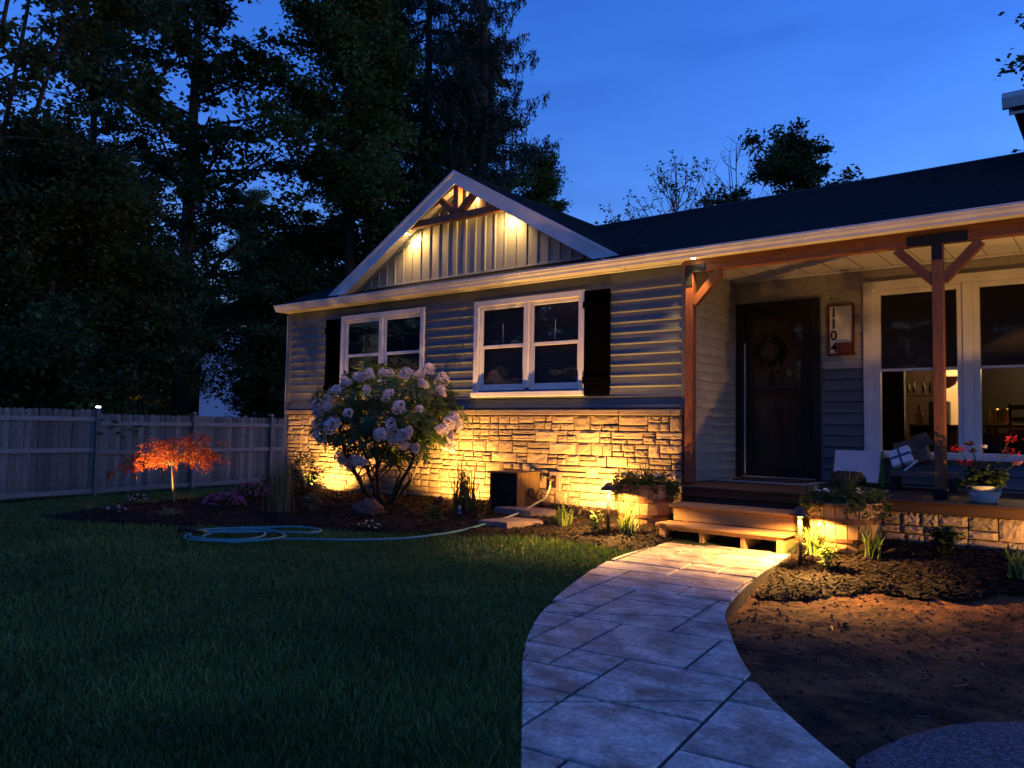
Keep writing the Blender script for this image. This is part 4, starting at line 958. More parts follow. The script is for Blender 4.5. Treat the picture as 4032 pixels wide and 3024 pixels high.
MB().tube([e+Vector((-.105, -.125, .03)), e+Vector((-.15, -.17, .035))], [.02, .034], 12).build('nozzle_head', M['darkplastic'], nzl, True)
# flagstones
def flag(pts, label):
    pts = [Vector((a, b, 0)) for a, b in pts]; c = sum(pts, Vector())/len(pts); z = float(bedz(np.array([c.x]), np.array([c.y]))[0])
    mb = MB(); n = len(pts); r = random.Random(int(abs(c.x*1000)))
    q = []
    for i in range(n):
        for k in range(4): q.append(pts[i].lerp(pts[(i+1) % n], k/4)+Vector((r.uniform(-.012, .012), r.uniform(-.012, .012), 0)))
    vs = [(p.x, p.y, z-.03) for p in q]+[(p.x, p.y, z+.035+r.uniform(-.004, .004)) for p in q]+[((c+(p-c)*.94).x, (c+(p-c)*.94).y, z+.045+r.uniform(-.003, .003)) for p in q]+[(c.x, c.y, z+.047)]
    m = len(q); fs = []
    for i in range(m):
        j = (i+1) % m; fs += [(i, j, m+j, m+i), (m+i, m+j, 2*m+j, 2*m+i), (2*m+i, 2*m+j, 3*m)]
    mb.add(vs, fs); tag(mb.build('flagstone', M['flag']), label, 'stepping stone', 'stepping stones in the bed')
flag([(-5.98, 7.28), (-5.42, 7.22), (-5.18, 7.40), (-5.30, 7.56), (-5.75, 7.62)], 'flat reddish stepping stone close to the tan box')
flag([(-5.68, 6.62), (-5.30, 6.66), (-5.08, 7.02), (-5.22, 7.18), (-5.60, 7.10)], 'flat reddish stepping stone at the edge of the lawn')
# boulder
rb = np.random.RandomState(6); bm = bmesh.new(); bmesh.ops.create_icosphere(bm, subdivisions=3, radius=1)
for v in bm.verts:
    d = v.co.copy(); k = 1+.14*math.sin(3*d.x+1)*math.cos(2*d.y)+.08*math.sin(7*d.z+d.x*4); v.co = Vector((d.x*.26*k, d.y*.19*k, (d.z*.15*k if d.z > 0 else d.z*.05)))
    if d.x > .3: v.co.z *= .75
me = bpy.data.meshes.new('boulder'); bm.to_mesh(me); bm.free(); me.materials.append(M['rock'])
tag(link('boulder', me, None, (-7.50, 6.62, .02)), 'reddish brown boulder lying in the dark mulch bed', 'rock')

# ================================================================== PORCH CLUTTER
wb = thing('white_carton', 'large white carton with a green end leaning on the porch wall', 'carton', (-2.4, 9.1, FZ))
P = lambda x, y, z: (x, y, z)
MB().prism([(-2.66, 9.30, FZ), (-2.66, 9.18, .56), (-2.66, 9.26, .70), (-2.66, 9.32, .90), (-2.66, 9.42, .90), (-2.66, 9.42, FZ)], (.48, 0, 0)).build('carton_body', M['whitebox'], wb)
MB().prism([(-2.178, 9.29, FZ), (-2.178, 9.16, .56), (-2.178, 9.25, .70), (-2.178, 9.31, .90), (-2.178, 9.41, .90), (-2.178, 9.41, FZ)], (.012, 0, 0)).build('carton_end', M['green'], wb)
def lump(name, c, s, m, label, cat, seed=1, sub=3):
    bm = bmesh.new(); bmesh.ops.create_icosphere(bm, subdivisions=sub, radius=1); r = random.Random(seed); ph = [r.uniform(0, 6) for _ in range(4)]
    for v in bm.verts:
        d = v.co; k = 1+.10*math.sin(4*d.x+ph[0])*math.cos(3*d.y+ph[1])+.06*math.sin(6*d.z+ph[2]); q = [math.copysign(abs(d[i])**.7, d[i])*s[i]*k for i in range(3)]; v.co = Vector(q)
    mn = min(v.co.z for v in bm.verts)
    me = bpy.data.meshes.new(name); bm.to_mesh(me); bm.free(); me.materials.append(m); me.polygons.foreach_set('use_smooth', [True]*len(me.polygons))
    return tag(link(name, me, None, (c[0], c[1], c[2]-mn)), label, cat)
lump('dark_bag', (-2.40, 8.86, FZ), (.16, .14, .09), M['darkplastic'], 'soft black bag slumped before the white carton', 'bag', 3)
bench = thing('porch_bench', 'low dark porch bench with a brown seat plank', 'bench', (-1.73, 9.05, FZ))
MB().bbox((-2.00, 8.92, .655), (-1.40, 9.02, .71), .005).build('seat_plank', M['brownbox'], bench)
MB().bbox((-2.00, 9.025, .655), (-1.40, 9.20, .71), .005).build('seat_plank', M['brownbox'], bench)
for x in (-1.97, -1.44):
    for y in (8.95, 9.15): MB().bbox((x-.025, y-.02, FZ), (x+.025, y+.02, .6545), .004).build('leg', M['darkplastic'], bench)
gf = thing('wrapped_parcel', 'white wrapped parcel tied with a blue ribbon cross', 'parcel', (-1.92, 8.98, .71))
def rbox(parent, name, m, c, s, rot, ch=.006):
    o = link(name, MB().bbox((-s[0]/2, -s[1]/2, -s[2]/2), (s[0]/2, s[1]/2, s[2]/2), ch).mesh(m, name=name), parent, c, rot); return o
rt = (R(-28), R(-22), 0)
gc = Vector((-1.905, 8.99, .855)); Mx = Matrix.Rotation(0, 3, 'X')
from mathutils import Euler
ro = Euler(rt).to_matrix()
rbox(gf, 'parcel', M['whitebox'], gc, (.21, .07, .19), rt, .008)
rbox(gf, 'ribbon', M['blue'], gc, (.216, .0745, .030), rt, .002)
rbox(gf, 'ribbon', M['blue'], gc, (.026, .0735, .196), rt, .002)
cb = thing('cardboard_box', 'open brown cardboard box tilted on the porch bench', 'box', (-1.85, 9.14, .71))
rbox(cb, 'box_body', M['brownbox'], Vector((-1.83, 9.17, .90)), (.30, .16, .26), (R(-8), R(-18), 0), .004)
rbox(cb, 'box_flap', M['brownbox'], Vector((-1.72, 9.06, 1.03)), (.16, .006, .15), (R(25), R(-24), 0), .002)
rope = MB(); rope.tube([(-1.86, 8.93, .72), (-1.80, 8.925, .77), (-1.74, 8.94, .83)], .012, 8); tag(rope.build('striped_cord', M['whitebox']), 'short pale rope end hanging beside the wrapped parcel', 'rope')
pt = thing('flower_pot', 'round white pot of red geraniums on the deck edge', 'flower pot', (-1.03, 7.98, FZ))
MB().lathe([(.095, .0), (.10, .004), (.125, .075), (.138, .135), (.148, .138), (.148, .148), (.130, .148), (.122, .12), (.0001, .115)], (-1.03, 7.98, FZ), 32).build('pot', M['pot'], pt, True)

# ================================================================== ROOM BEHIND THE PORCH WINDOW
room = MB(); room.box((-3.8, YD+.13, .40), (4.4, 14.19, .50)); room.build('room_floor', M['door'], house)
MB().box((-3.92, YD+.13, .5), (-3.80, 14.19, 3.0)).build('room_wall', M['roomwall'], house)
MB().box((-3.8, YD+.13, 2.985), (4.4, 14.19, 3.05)).build('room_ceiling', M['soffit'], house)
MB().box((-3.79, 12.30, .5), (-2.56, 12.42, 2.98)).build('dark_partition', M['darkroom'], house)
MB().box((2.2, 9.7, .5), (2.3, 14.1, 2.98)).build('dark_partition', M['darkroom'], house)
ct = thing('kitchen_counter', 'dark kitchen counter seen through the porch window', 'counter', (-1.9, 12.9, .5))
MB().bbox((-2.55, 12.6, .5), (-1.94, 13.2, 1.20), .01).build('cabinet', M['darkroom'], ct); MB().bbox((-2.56, 12.57, 1.2005), (-1.92, 13.22, 1.235), .006).build('worktop', M['darkroom'], ct)
sh = thing('wall_shelf', 'dark floating shelf with small bottles above the counter', 'shelf', (-2.4, 13.1, 1.66)); MB().bbox((-2.72, 12.95, 1.66), (-2.22, 13.2, 1.71), .004).build('shelf_board', M['brownbox'], sh)
for i, x in enumerate((-2.66, -2.58, -2.45, -2.36)):
    b = MB().lathe([(.022, 0), (.024, .10), (.010, .13), (.010, .17)], (x, 13.08, 1.7105), 10).build('bottle', M['darkplastic'], None, True); tag(b, ('small dark bottle at the partition end of the kitchen shelf', 'second small bottle from the partition on the kitchen shelf', 'small bottle third from the partition on the kitchen shelf', 'small bottle at the free end of the kitchen shelf')[i], 'bottle', 'bottles on the kitchen shelf')
tag(MB().bbox((-2.32, 12.7, 1.236), (-2.08, 13.0, 1.58), .01).build('microwave_oven', M['darkplastic']), 'black oven box standing on the kitchen counter', 'oven')
kb = thing('knife_block', 'pale knife block with one dark handle on the counter', 'knife block', (-2.42, 12.7, 1.236)); MB().bar((-2.40, 12.7, 1.24), (-2.45, 12.7, 1.42), .10, .09).build('block', M['boxwood'], kb); MB().bar((-2.452, 12.7, 1.425), (-2.43, 12.7, 1.52), .02, .02).build('handle', M['darkplastic'], kb)
hood = MB().prism([(-2.30, 13.0, 1.95), (-1.98, 13.0, 1.95), (-2.03, 13.0, 1.84), (-2.12, 13.0, 1.78), (-2.30, 13.0, 1.80)], (0, .12, 0)); tag(hood.build('hanging_cabinet', M['signwood']), 'red brown cabinet hanging above the kitchen counter', 'cabinet')
tb = thing('dining_table', 'wooden dining table seen through the right porch window', 'table', (-1.2, 12.2, .5)); MB().bbox((-1.55, 11.9, 1.20), (.6, 12.7, 1.245), .006).build('table_top', M['boxwood'], tb)
for x in (-1.48, .52):
    for y in (11.97, 12.62): MB().bbox((x-.03, y-.03, .5), (x+.03, y+.03, 1.1995), .004).build('leg', M['boxwood'], tb)
for i, x in enumerate((-1.43, -1.31)):
    j = MB().lathe([(.001, 0), (.05, 0), (.055, .02), (.055, .16), (.062, .20), (.060, .20), (.05, .16), (.05, .02)], (x, 12.1, 1.246), 16).build('glass_jar', M['brass'], None, True); tag(j, ('shiny amber jar at the end of the dining table', 'shiny amber jar on the dining table beside the chair')[i], 'jar', 'jars on the dining table')
chr_ = thing('dining_chair', 'wooden ladder back chair at the dining table', 'chair', (-1.02, 11.6, .5))
for x in (-1.20, -.86):
    MB().bbox((x-.02, 11.60, .5), (x+.02, 11.64, 1.50), .004).build('rear_leg', M['boxwood'], chr_); MB().bbox((x-.02, 11.24, .5), (x+.02, 11.28, .9545), .004).build('front_leg', M['boxwood'], chr_)
for z in (1.12, 1.27, 1.42): MB().bbox((-1.1795, 11.61, z), (-.8805, 11.63, z+.06), .004).build('slat', M['boxwood'], chr_)
MB().bbox((-1.23, 11.22, .955), (-.83, 11.598, .985), .006).build('seat', M['boxwood'], chr_)
sofa = thing('sofa', 'dark sofa back just inside the right porch window', 'sofa', (-.9, 10.4, .5)); 
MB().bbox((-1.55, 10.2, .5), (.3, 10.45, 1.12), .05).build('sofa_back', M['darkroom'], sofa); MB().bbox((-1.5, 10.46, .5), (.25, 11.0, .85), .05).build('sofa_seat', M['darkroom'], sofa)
MB().box((-1.93, 13.0, .5), (2.2, 13.1, 2.98)).build('dark_partition', M['darkroom'], house)  # dark wall added so the room behind the right panes stays dark
MB().box((-3.79, 13.62, .5), (-2.40, 13.70, 2.98)).build('dark_partition', M['brownbox'], house)  # added brown panel, its dimness put into the colour beside the bright wall
pdl = thing('pendant_lamp', 'small pendant lamp hanging above the dining table', 'lamp', (-.9, 12.3, 2.98))
MB().tube([(-.9, 12.3, 2.2), (-.9, 12.3, 2.98)], .006, 6).build('cord', M['darkplastic'], pdl); MB().lathe([(.12, 2.05), (.03, 2.18), (.02, 2.2)], (-.9, 12.3, 0), 18).build('lamp_shade', M['darkplastic'], pdl)
point('lamp', pdl, (-.9, 12.3, 2.04), 6, .04, (1.0, .62, .26))
lamp = thing('ceiling_lamp', 'warm round ceiling lamp lighting the kitchen', 'lamp', (-1.55, 13.65, 2.98))
MB().lathe([(.001, -.10), (.11, -.08), (.14, -.02), (.14, -.001)], (-1.55, 13.65, 2.983), 24).build('lamp_shade', M['bulb'], lamp, True)
point('lamp', lamp, (-1.55, 13.65, 2.72), 22, .08, (1.0, .66, .30))

# ================================================================== FENCE
fence = thing('fence', 'weathered grey wooden picket fence with dog ear tops and three rails', 'fence', (-17.7, 9.2, -.5))
FA, FB = Vector((-17.518, 7.739)), Vector((-17.862, 10.154)); fd = (FB-FA).normalized(); fn = Vector((fd.y, -fd.x))   # fn faces the lawn
if fn.x < 0: fn = -fn
def fp(s, off, z): p = FA+fd*s+fn*off; return (p.x, p.y, z)
rf = random.Random(8)
PW = .138
PICK = []
for v in range(6):
    w_, h_ = PW-.006, 1.0; mb = MB(); c = .03+.006*v/6
    prof = [(-w_/2, 0), (w_/2, 0), (w_/2, 1-.022), (w_/2-.03, 1), (-w_/2+.03, 1), (-w_/2, 1-.022)]
    mb.prism([(0, a, b) for a, b in prof], (-.018, 0, 0)); PICK.append(mb.mesh(M['fence'], name='picket'))
ang = math.atan2(fd.y, fd.x)-math.pi/2
def fgz(s): 
    return -.475+.0*s
s = -6.6
while s < 9.8:
    zt = 1.27+.035*max(0, -s)*.5 if s < 0 else 1.245
    z0 = fgz(s)-.0
    # slightly stepped tops per bay
    top = (1.335 if s < 0 else 1.25)+rf.uniform(-.008, .012)
    p = fp(s+PW/2, -.005, z0)
    link('picket', rf.choice(PICK), fence, p, (rf.uniform(-.006, .006), 0, ang+rf.uniform(-.01, .01)), (1, 1, top-z0))
    s += PW
for b in range(-3, 4):
    s0, s1 = b*2.44+.055, (b+1)*2.44-.055
    for zz, h in (((1.13 if b < 0 else 1.045), .09), (.475 if b < 0 else .42, .09), (-.40, .09)):
        a, c = fp(s0, .018, zz), fp(s1, .018, zz); MB().bar(a, c, .036, h).build('rail', M['fence_x'], fence)
for b in range(-2, 5):
    sx = b*2.44; a = fp(sx, .03, -.62); c = fp(sx, .03, 1.36 if b <= 0 else 1.29)
    po = MB().bar(a, c, .092, .092, (fn.x, fn.y, 0)).build('fence_post', M['fence'], fence)
    c2 = Vector(c); cap = MB(); cap.bbox((c2.x-.062, c2.y-.062, c2.z+.0005), (c2.x+.062, c2.y+.062, c2.z+.022), .004); cap.lathe([(.07, .050), (.001, .095)], (c2.x, c2.y, c2.z), 4); cap.build('post_cap', M['darkplastic'], po)
    MB().lathe([(.045, .0225), (.05, .049)], (c2.x, c2.y, c2.z), 8).build('cap_light', M['solar'] if b == 0 else M['white'], po)

# ================================================================== NEIGHBOUR HOUSE
nh = thing('neighbour_house', 'pale clapboard gable house half hidden by the trees beyond the fence', 'house', (-63, 39, -1))
A_, B_ = Vector((-65.1, 37.5, 0)), Vector((-61.0, 40.7, 0)); dd = (B_-A_).normalized(); back = Vector((-dd.y, dd.x, 0))
if back.x > 0: back = -back
Lw = (B_-A_).length
z = -1.0
while z < 6.4:
    a, b = A_+Vector((0, 0, z)), B_+Vector((0, 0, z)); MB().prism([a, a-back*.03, a-back*.01+Vector((0, 0, .2)), a+Vector((0, 0, .2))], b-a).build('clapboard', M['nbwall'], nh); z += .2
while z < 9.2:
    f0 = (z-6.4)/(9.35-6.4)/2; a, b = A_.lerp(B_, f0)+Vector((0, 0, z)), A_.lerp(B_, 1-f0)+Vector((0, 0, z)); MB().prism([a, a-back*.03, a-back*.01+Vector((0, 0, .2)), a+Vector((0, 0, .2))], b-a).build('clapboard', M['nbwall'], nh); z += .2
MB().prism([A_+Vector((0, 0, -1)), B_+Vector((0, 0, -1)), B_+Vector((0, 0, 6.5)), A_.lerp(B_, .5)+Vector((0, 0, 9.4)), A_+Vector((0, 0, 6.5))], back*7).build('wall', M['nbwall'], nh)
pk = A_.lerp(B_, .5)+Vector((0, 0, 9.55))
for e in (A_, B_):
    ee = e+(e-A_.lerp(B_, .5)).normalized()*.35+Vector((0, 0, 6.2))
    MB().prism([pk-back*.3, ee-back*.3, ee-back*.3+Vector((0, 0, .14)), pk-back*.3+Vector((0, 0, .16))], back*7.6).build('roof', M['roof'], nh)
    MB().prism([pk-back*.32-Vector((0, 0, .16)), ee-back*.32-Vector((0, 0, .16)), ee-back*.32, pk-back*.32], back*.02).build('rake_board', M['white'], nh)

# ================================================================== TREES
def unit(v): return v/np.maximum(1e-9, np.linalg.norm(v, axis=-1, keepdims=True))
def leaf_quads(C, L, Wd, rng, droop=.35, flat=.6):
    """diamond leaves at centres C"""
    n = len(C); a = rng.uniform(0, 2*np.pi, n); d = np.stack([np.cos(a), np.sin(a), rng.normal(-droop, .45, n)], -1); d = unit(d)
    up = unit(np.stack([rng.normal(0, flat, n), rng.normal(0, flat, n), np.ones(n)], -1)); s = unit(np.cross(d, up)); l = L*rng.uniform(.6, 1.25, n)[:, None]; w = Wd*rng.uniform(.7, 1.2, n)[:, None]
    V = np.stack([C-d*l*.5, C+s*w*.5+d*l*.05, C+d*l*.5, C-s*w*.5+d*l*.05], 1)
    return V.reshape(-1, 3), np.arange(n*4).reshape(-1, 4)
def bez(p, q, bend, n):
    p, q = np.array(p, float), np.array(q, float); m = (p+q)/2+np.array(bend); t = np.linspace(0, 1, n)[:, None]; return (1-t)**2*p+2*t*(1-t)*m+t*t*q
def make_tree(name, label, seed, H, zb, Rc, loc, nclump, nleaf, leaf, mt='leaf', trunk_r=.2, lean=(0, 0), clump=.75, stems=1, group='trees beyond the fence', bark='bark', shape=.5, nlimb=34):
    rng = np.random.RandomState(seed); t = thing(name, label, 'tree', (0, 0, 0), group)
    mb = MB(); tips = []
    for k in range(stems):
        off = np.array([rng.uniform(-.3, .3), rng.uniform(-.3, .3), 0]) if stems > 1 else np.zeros(3)
        top = np.array([lean[0]+rng.uniform(-.6, .6)*(1+stems*.5), lean[1]+rng.uniform(-.6, .6)*(1+stems*.5), H*.93])
        tp = bez(off+np.array([0, 0, -.6]), top, (rng.uniform(-.4, .4), rng.uniform(-.4, .4), 0), 9)
        rr = trunk_r/math.sqrt(stems)*np.linspace(1.1, .12, 9); mb.tube(tp, list(rr), 8)
        for i in range(nlimb//stems):
            f = (zb/H)+(1-zb/H)*(i+rng.rand())/(nlimb//stems); f = min(.99, f); p = tp[0]*(1-f)+top*f; j = f*8; j0 = int(min(7, j)); p = tp[j0]*(1-(j-j0))+tp[j0+1]*(j-j0)
            fz = (p[2]-zb)/max(.1, H-zb); prof = math.sin(math.pi*min(1, max(.06, .12+.88*fz))**shape) if True else 1
            ln = Rc*max(.25, prof)*rng.uniform(.65, 1.12); az = rng.uniform(0, 2*np.pi); el = rng.uniform(.05, .55)
            q = p+ln*np.array([math.cos(az)*math.cos(el), math.sin(az)*math.cos(el), math.sin(el)]); b = bez(p, q, (0, 0, rng.uniform(-.2, .5)), 5); mb.tube(b, list(np.linspace(max(.015, rr[j0]*.35), .008, 5)), 5, False)
            for u in np.linspace(.35, 1, 5): 
                bi = b[int(u*4)]; tips.append(bi)
                if rng.rand() < .75:
                    q2 = bi+np.array([rng.normal(0, .28), rng.normal(0, .28), rng.normal(.05, .18)])*ln*.55; mb.tube([bi, (bi+q2)/2+np.array([0, 0, .05]), q2], [.012, .009, .005], 4, False); tips.append(q2); tips.append((bi+q2)/2)
    tr = link('trunk', mb.mesh(M[bark], smooth=True, name='trunk'), t)
    tips = np.array(tips); idx = rng.randint(0, len(tips), nclump); C = tips[idx]+rng.normal(0, .22, (nclump, 3))
    rad = clump*rng.uniform(.45, 1.15, nclump); P = C[:, None]+rng.normal(0, .42, (nclump, nleaf, 3))*rad[:, None, None]*np.array([1, 1, .55])
    # drooping rims
    V, F_ = leaf_quads(P.reshape(-1, 3), leaf, leaf*.62, rng)
    link('crown', raw_mesh('crown', V, F_, M[mt]), t)
    t.location = loc; return t
GRP = 'trees beyond the fence'
oak = make_tree('broadleaf_tree', 'tall straight trunked tree with an open crown over the fence', 1, 24, 5.5, 5.2, (-24.3, 13.4, -1.0), 470, 80, .22, 'leaf', .30, nlimb=60)
dense = make_tree('broadleaf_tree', 'dense dark green tree standing just left of the spruce', 2, 21, 2.5, 4.4, (-21.2, 18.0, -.8), 720, 100, .20, 'leaf_b', .26, nlimb=70, clump=.8)
leaner = make_tree('leaning_tree', 'thin stemmed tree leaning in from the open end of the fence', 3, 17, 5.0, 3.2, (-22.6, 5.7, -.9), 220, 65, .20, 'leaf', .2, lean=(3.0, 1.6), stems=3, nlimb=36)
bushy = make_tree('understory_tree', 'low bushy tree hanging over the fence beside the lit post', 4, 9.0, .8, 3.2, (-22.1, 9.5, -.9), 400, 120, .15, 'leaf', .13, nlimb=60, clump=.7, shape=.8)
def tree_copy(src, loc, rz, sc, label): return clone(src, loc, rz, sc, label, GRP)
tree_copy(dense, (-25.5, 22.0, -1), 1.2, 1.08, 'broad dark tree behind the dense green one')
tree_copy(dense, (-22.5, 24.5, -1), 3.3, .98, 'dark tree rising between the spruce and the dense green tree')
tree_copy(bushy, (-20.9, 7.2, -1), 1.0, 1.05, 'low dark bushy tree above the fence bay left of the lit post')
tree_copy(bushy, (-23.2, 4.2, -1), 2.2, 1.15, 'bushy tree under the leaning stems')
tree_copy(bushy, (-22.9, 16.9, -.8), 3.0, 1.0, 'bushy tree growing beside the straight trunk')
tree_copy(bushy, (-21.3, 15.9, -.8), 4.4, .80, 'small dark tree at the fence end near the house corner')
tree_copy(bushy, (-28.5, 11.2, -1), 5.2, 1.35, 'shadowed bushy tree far behind the fence')
tree_copy(bushy, (-27.0, 18.0, -1), .6, .55, 'shadowed bushy tree in front of the pale neighbour house')
tree_copy(bushy, (-19.4, 19.8, -.8), 2.7, 1.15, 'bushy tree behind the left slope of the gable')
tree_copy(dense, (-72.0, 47.0, -1), 4.6, 1.35, 'distant tree behind the neighbour house')
tree_copy(dense, (-23.3, 30.2, -1), 2.2, .80, 'rounded tree behind the right slope of the gable')
def spruce(loc, H, seed, label):
    rng = np.random.RandomState(seed); t = thing('spruce_tree', label, 'tree', (0, 0, 0), GRP); mb = MB(); mb.tube([(0, 0, -.6), (.1, 0, H*.5), (0, 0, H)], [.34, .22, .03], 9)
    Vs = []; z = 1.4
    while z < H-.3:
        for k in range(rng.randint(4, 7)):
            az = rng.uniform(0, 6.283); L = (3.9*(1-z/H)**.62+.25)*rng.uniform(.6, 1.15); d = np.array([math.cos(az), math.sin(az), 0.]); n = 8; u = np.linspace(0, 1, n)
            path = np.array([0, 0, z])+d*(u*L)[:, None]+np.array([0, 0, 1])*((-.55*np.sin(u*2.2)+.42*u**3)*L*.36)[:, None]; mb.tube(path[::2], list(np.linspace(.035, .008, 4)), 4, False)
            ns = int(9+L*9); uu = rng.uniform(.12, 1, ns); pi = np.array([np.interp(uu, u, path[:, c]) for c in range(3)]).T; side = np.array([-d[1], d[0], 0])
            pi += side*(rng.normal(0, .16, ns)*L*.45*(1.15-uu))[:, None]
            hl = rng.uniform(.18, .62, ns)*(.5+.5*min(1, L/2.5))
            m_ = 7; f = np.linspace(0, 1, m_)
            q = pi[:, None]-np.array([0, 0, 1])*(hl[:, None]*f)[..., None]+rng.normal(0, .035, (ns, m_, 3)); Vs.append(q.reshape(-1, 3))
            # twigs along the branch
            q = path[rng.randint(1, n, 14)]+rng.normal(0, .07, (14, 3)); Vs.append(q)
        z += rng.uniform(.30, .48)
    C = np.concatenate(Vs); n = len(C); a = rng.uniform(0, 6.283, n); dd_ = unit(np.stack([np.cos(a)*.5, np.sin(a)*.5, -rng.uniform(.4, 1.2, n)], -1)); s = unit(np.cross(dd_, rng.normal(0, 1, (n, 3)))); l = rng.uniform(.10, .2, n)[:, None]; w = rng.uniform(.016, .034, n)[:, None]
    V = np.stack([C-dd_*l*.5, C+s*w, C+dd_*l*.7, C-s*w], 1).reshape(-1, 3)
    link('trunk', mb.mesh(M['bark'], smooth=True, name='trunk'), t); link('crown', raw_mesh('crown', V, np.arange(len(V)).reshape(-1, 4), M['needle']), t)
    t.location = loc; return t
sp1 = spruce((-19.6, 22.6, -.8), 25, 5, 'tall dark spruce with drooping branches behind the gable')
clone(sp1, (-21.6, 21.6, -.8), 2.0, .96, 'second tall spruce with drooping branches crowding the first', GRP)
round_t = make_tree('broadleaf_tree', 'dark round topped tree showing above the main roof ridge', 9, 17, 9.0, 3.7, (-12.9, 40.2, 0), 420, 75, .26, 'leaf', .25, nlimb=50, group='trees behind the roof', shape=.75)
clone(round_t, (-15.6, 39.0, -4.6), 1.4, .98, 'low dark tree top just left of the round tree behind the ridge', 'trees behind the roof')
clone(round_t, (-.9, 36.5, 1.2), 2.4, 1.0, 'leafy tree at the upper gutter of the house', 'trees behind the roof')
def sapling(loc, H, seed, label, tufts, mt='leaf_b'):
    rng = np.random.RandomState(seed); t = thing('bare_tree', label, 'tree', (0, 0, 0), 'trees behind the roof'); mb = MB(); tips = []
    mb.tube([(0, 0, -.5), (.05, 0, H*.6), (0, 0, H)], [.10, .055, .012], 6)
    for i in range(30):
        z = H*rng.uniform(.42, .95); az = rng.uniform(0, 6.28); L = (H-z)*rng.uniform(.55, .9)+.3; q = np.array([math.cos(az)*L*.62, math.sin(az)*L*.62, z+L*.75]); b = bez((0, 0, z), q, (math.cos(az)*.25, math.sin(az)*.25, -.15), 6); mb.tube(b, list(np.linspace(.028, .009, 6)), 4, False); tips.append(b[-1])
        for k in range(5):
            p = b[rng.randint(2, 6)]; e = p+np.array([rng.normal(0, .3), rng.normal(0, .3), rng.uniform(.15, .6)]); mb.tube([p, e], [.013, .007], 4, False); tips.append(e)
    link('trunk', mb.mesh(M['bark_pale'], smooth=True, name='trunk'), t)
    if tufts:
        tips = np.array(tips); P = (tips[:, None]+rng.normal(0, .07, (len(tips), tufts, 3))).reshape(-1, 3); V, F_ = leaf_quads(P, .17, .10, rng); link('crown', raw_mesh('crown', V, F_, M[mt]), t)
    t.location = loc; return t
sapling((-15.3, 30.6, 0), 12.6, 21, 'sparse young tree with small leaf tufts above the ridge', 5)
sapling((-16.35, 39.7, 0), 16.4, 22, 'leafless upright tree behind the small leafy one', 0)
sapling((-17.6, 29.6, 0), 9.9, 23, 'leaf tufts of a young tree peeping over the valley of the roof', 14)

for (x, y, rz, sc, lb) in ((-14, -24, .3, 1.0, 'unseen broad tree added across the road behind the viewpoint, first of a row'), (-6, -27, 1.3, .9, 'unseen broad tree added across the road facing the porch door'), (3, -26, 2.2, 1.0, 'unseen broad tree added across the road facing the driveway'), (-22, -18, 3.1, 1.05, 'unseen broad tree added across the road at the lawn end'), (13, -22, 4.0, 1.0, 'unseen broad tree added across the road at the far side of the driveway'), (-31, -17, 5.0, 1.0, 'unseen broad tree added across the road beyond the lawn end'), (-40, -13, .9, 1.05, 'unseen broad tree added across the road beyond the fence line'), (-32, -27, 2.5, 1.1, 'unseen broad tree added deep across the road beyond the lawn'), (-49, -6, 1.9, 1.1, 'unseen broad tree added far across the road past the fence'), (-9, -32, 1.0, 1.1, 'unseen broad tree added in the second row across the road facing the stone wall'), (-2, -33, 2.0, 1.1, 'unseen broad tree added in the second row across the road facing the steps')):
    clone(dense, (x, y, -1), rz, sc, lb, 'unseen trees added to darken window reflections')  # out of view, added to block the sky reflected in the panes
for (x, y, rz, sc, lb) in ((-10, -21, .8, 1.3, 'unseen low bushy tree added across the road facing the stone wall'), (-1, -22, 2.8, 1.3, 'unseen low bushy tree added across the road facing the steps'), (8, -21, 4.8, 1.35, 'unseen low bushy tree added across the road by the driveway end'), (-18, -19, 5.6, 1.35, 'unseen low bushy tree added across the road facing the fence'), (-26, -15, 3.6, 1.4, 'unseen low bushy tree added across the road beyond the mown lawn'), (-36, -12, 1.6, 1.45, 'unseen low bushy tree added far across the road')):
    clone(bushy, (x, y, -1), rz, sc, lb, 'unseen trees added to darken window reflections')  # unseen lower row, added to block low sky light and reflections

rfar = random.Random(17)
FAR = ['far tree in the wood behind the neighbour house, %s' % w for w in ('past the left end of the fence', 'behind the leaning stems', 'behind the lit fence post', 'left of the straight trunk', 'right of the straight trunk', 'above the pale gable', 'right of the pale gable', 'behind the house corner', 'behind the dense green tree', 'behind the tall spruces')]
for i, lb in enumerate(FAR):
    th = R(78-5.6*i); d_ = 92+rfar.uniform(-8, 10); clone(dense, (-d_*math.sin(th), d_*math.cos(th), -5.0), rfar.uniform(0, 6), rfar.uniform(1.1, 1.35), lb, 'far wood beyond the fence')

for th, d_, sc, lb in ((70, 78, 2.0, 'far bushy tree filling the gap under the wood left of the lit fence post'), (66, 84, 2.2, 'far bushy tree under the wood behind the lit fence post'), (62.5, 80, 2.0, 'far bushy tree under the wood beside the straight trunk'), (59.5, 95, 2.2, 'far bushy tree under the wood touching the pale gable')):
    clone(bushy, (-d_*math.sin(R(th)), d_*math.cos(R(th)), -3.0), th, sc, lb, 'far wood beyond the fence')
tree_copy(oak, (-31.0, 13.4, -1), 2.1, .92, 'tall open tree rising behind the left fence bays')

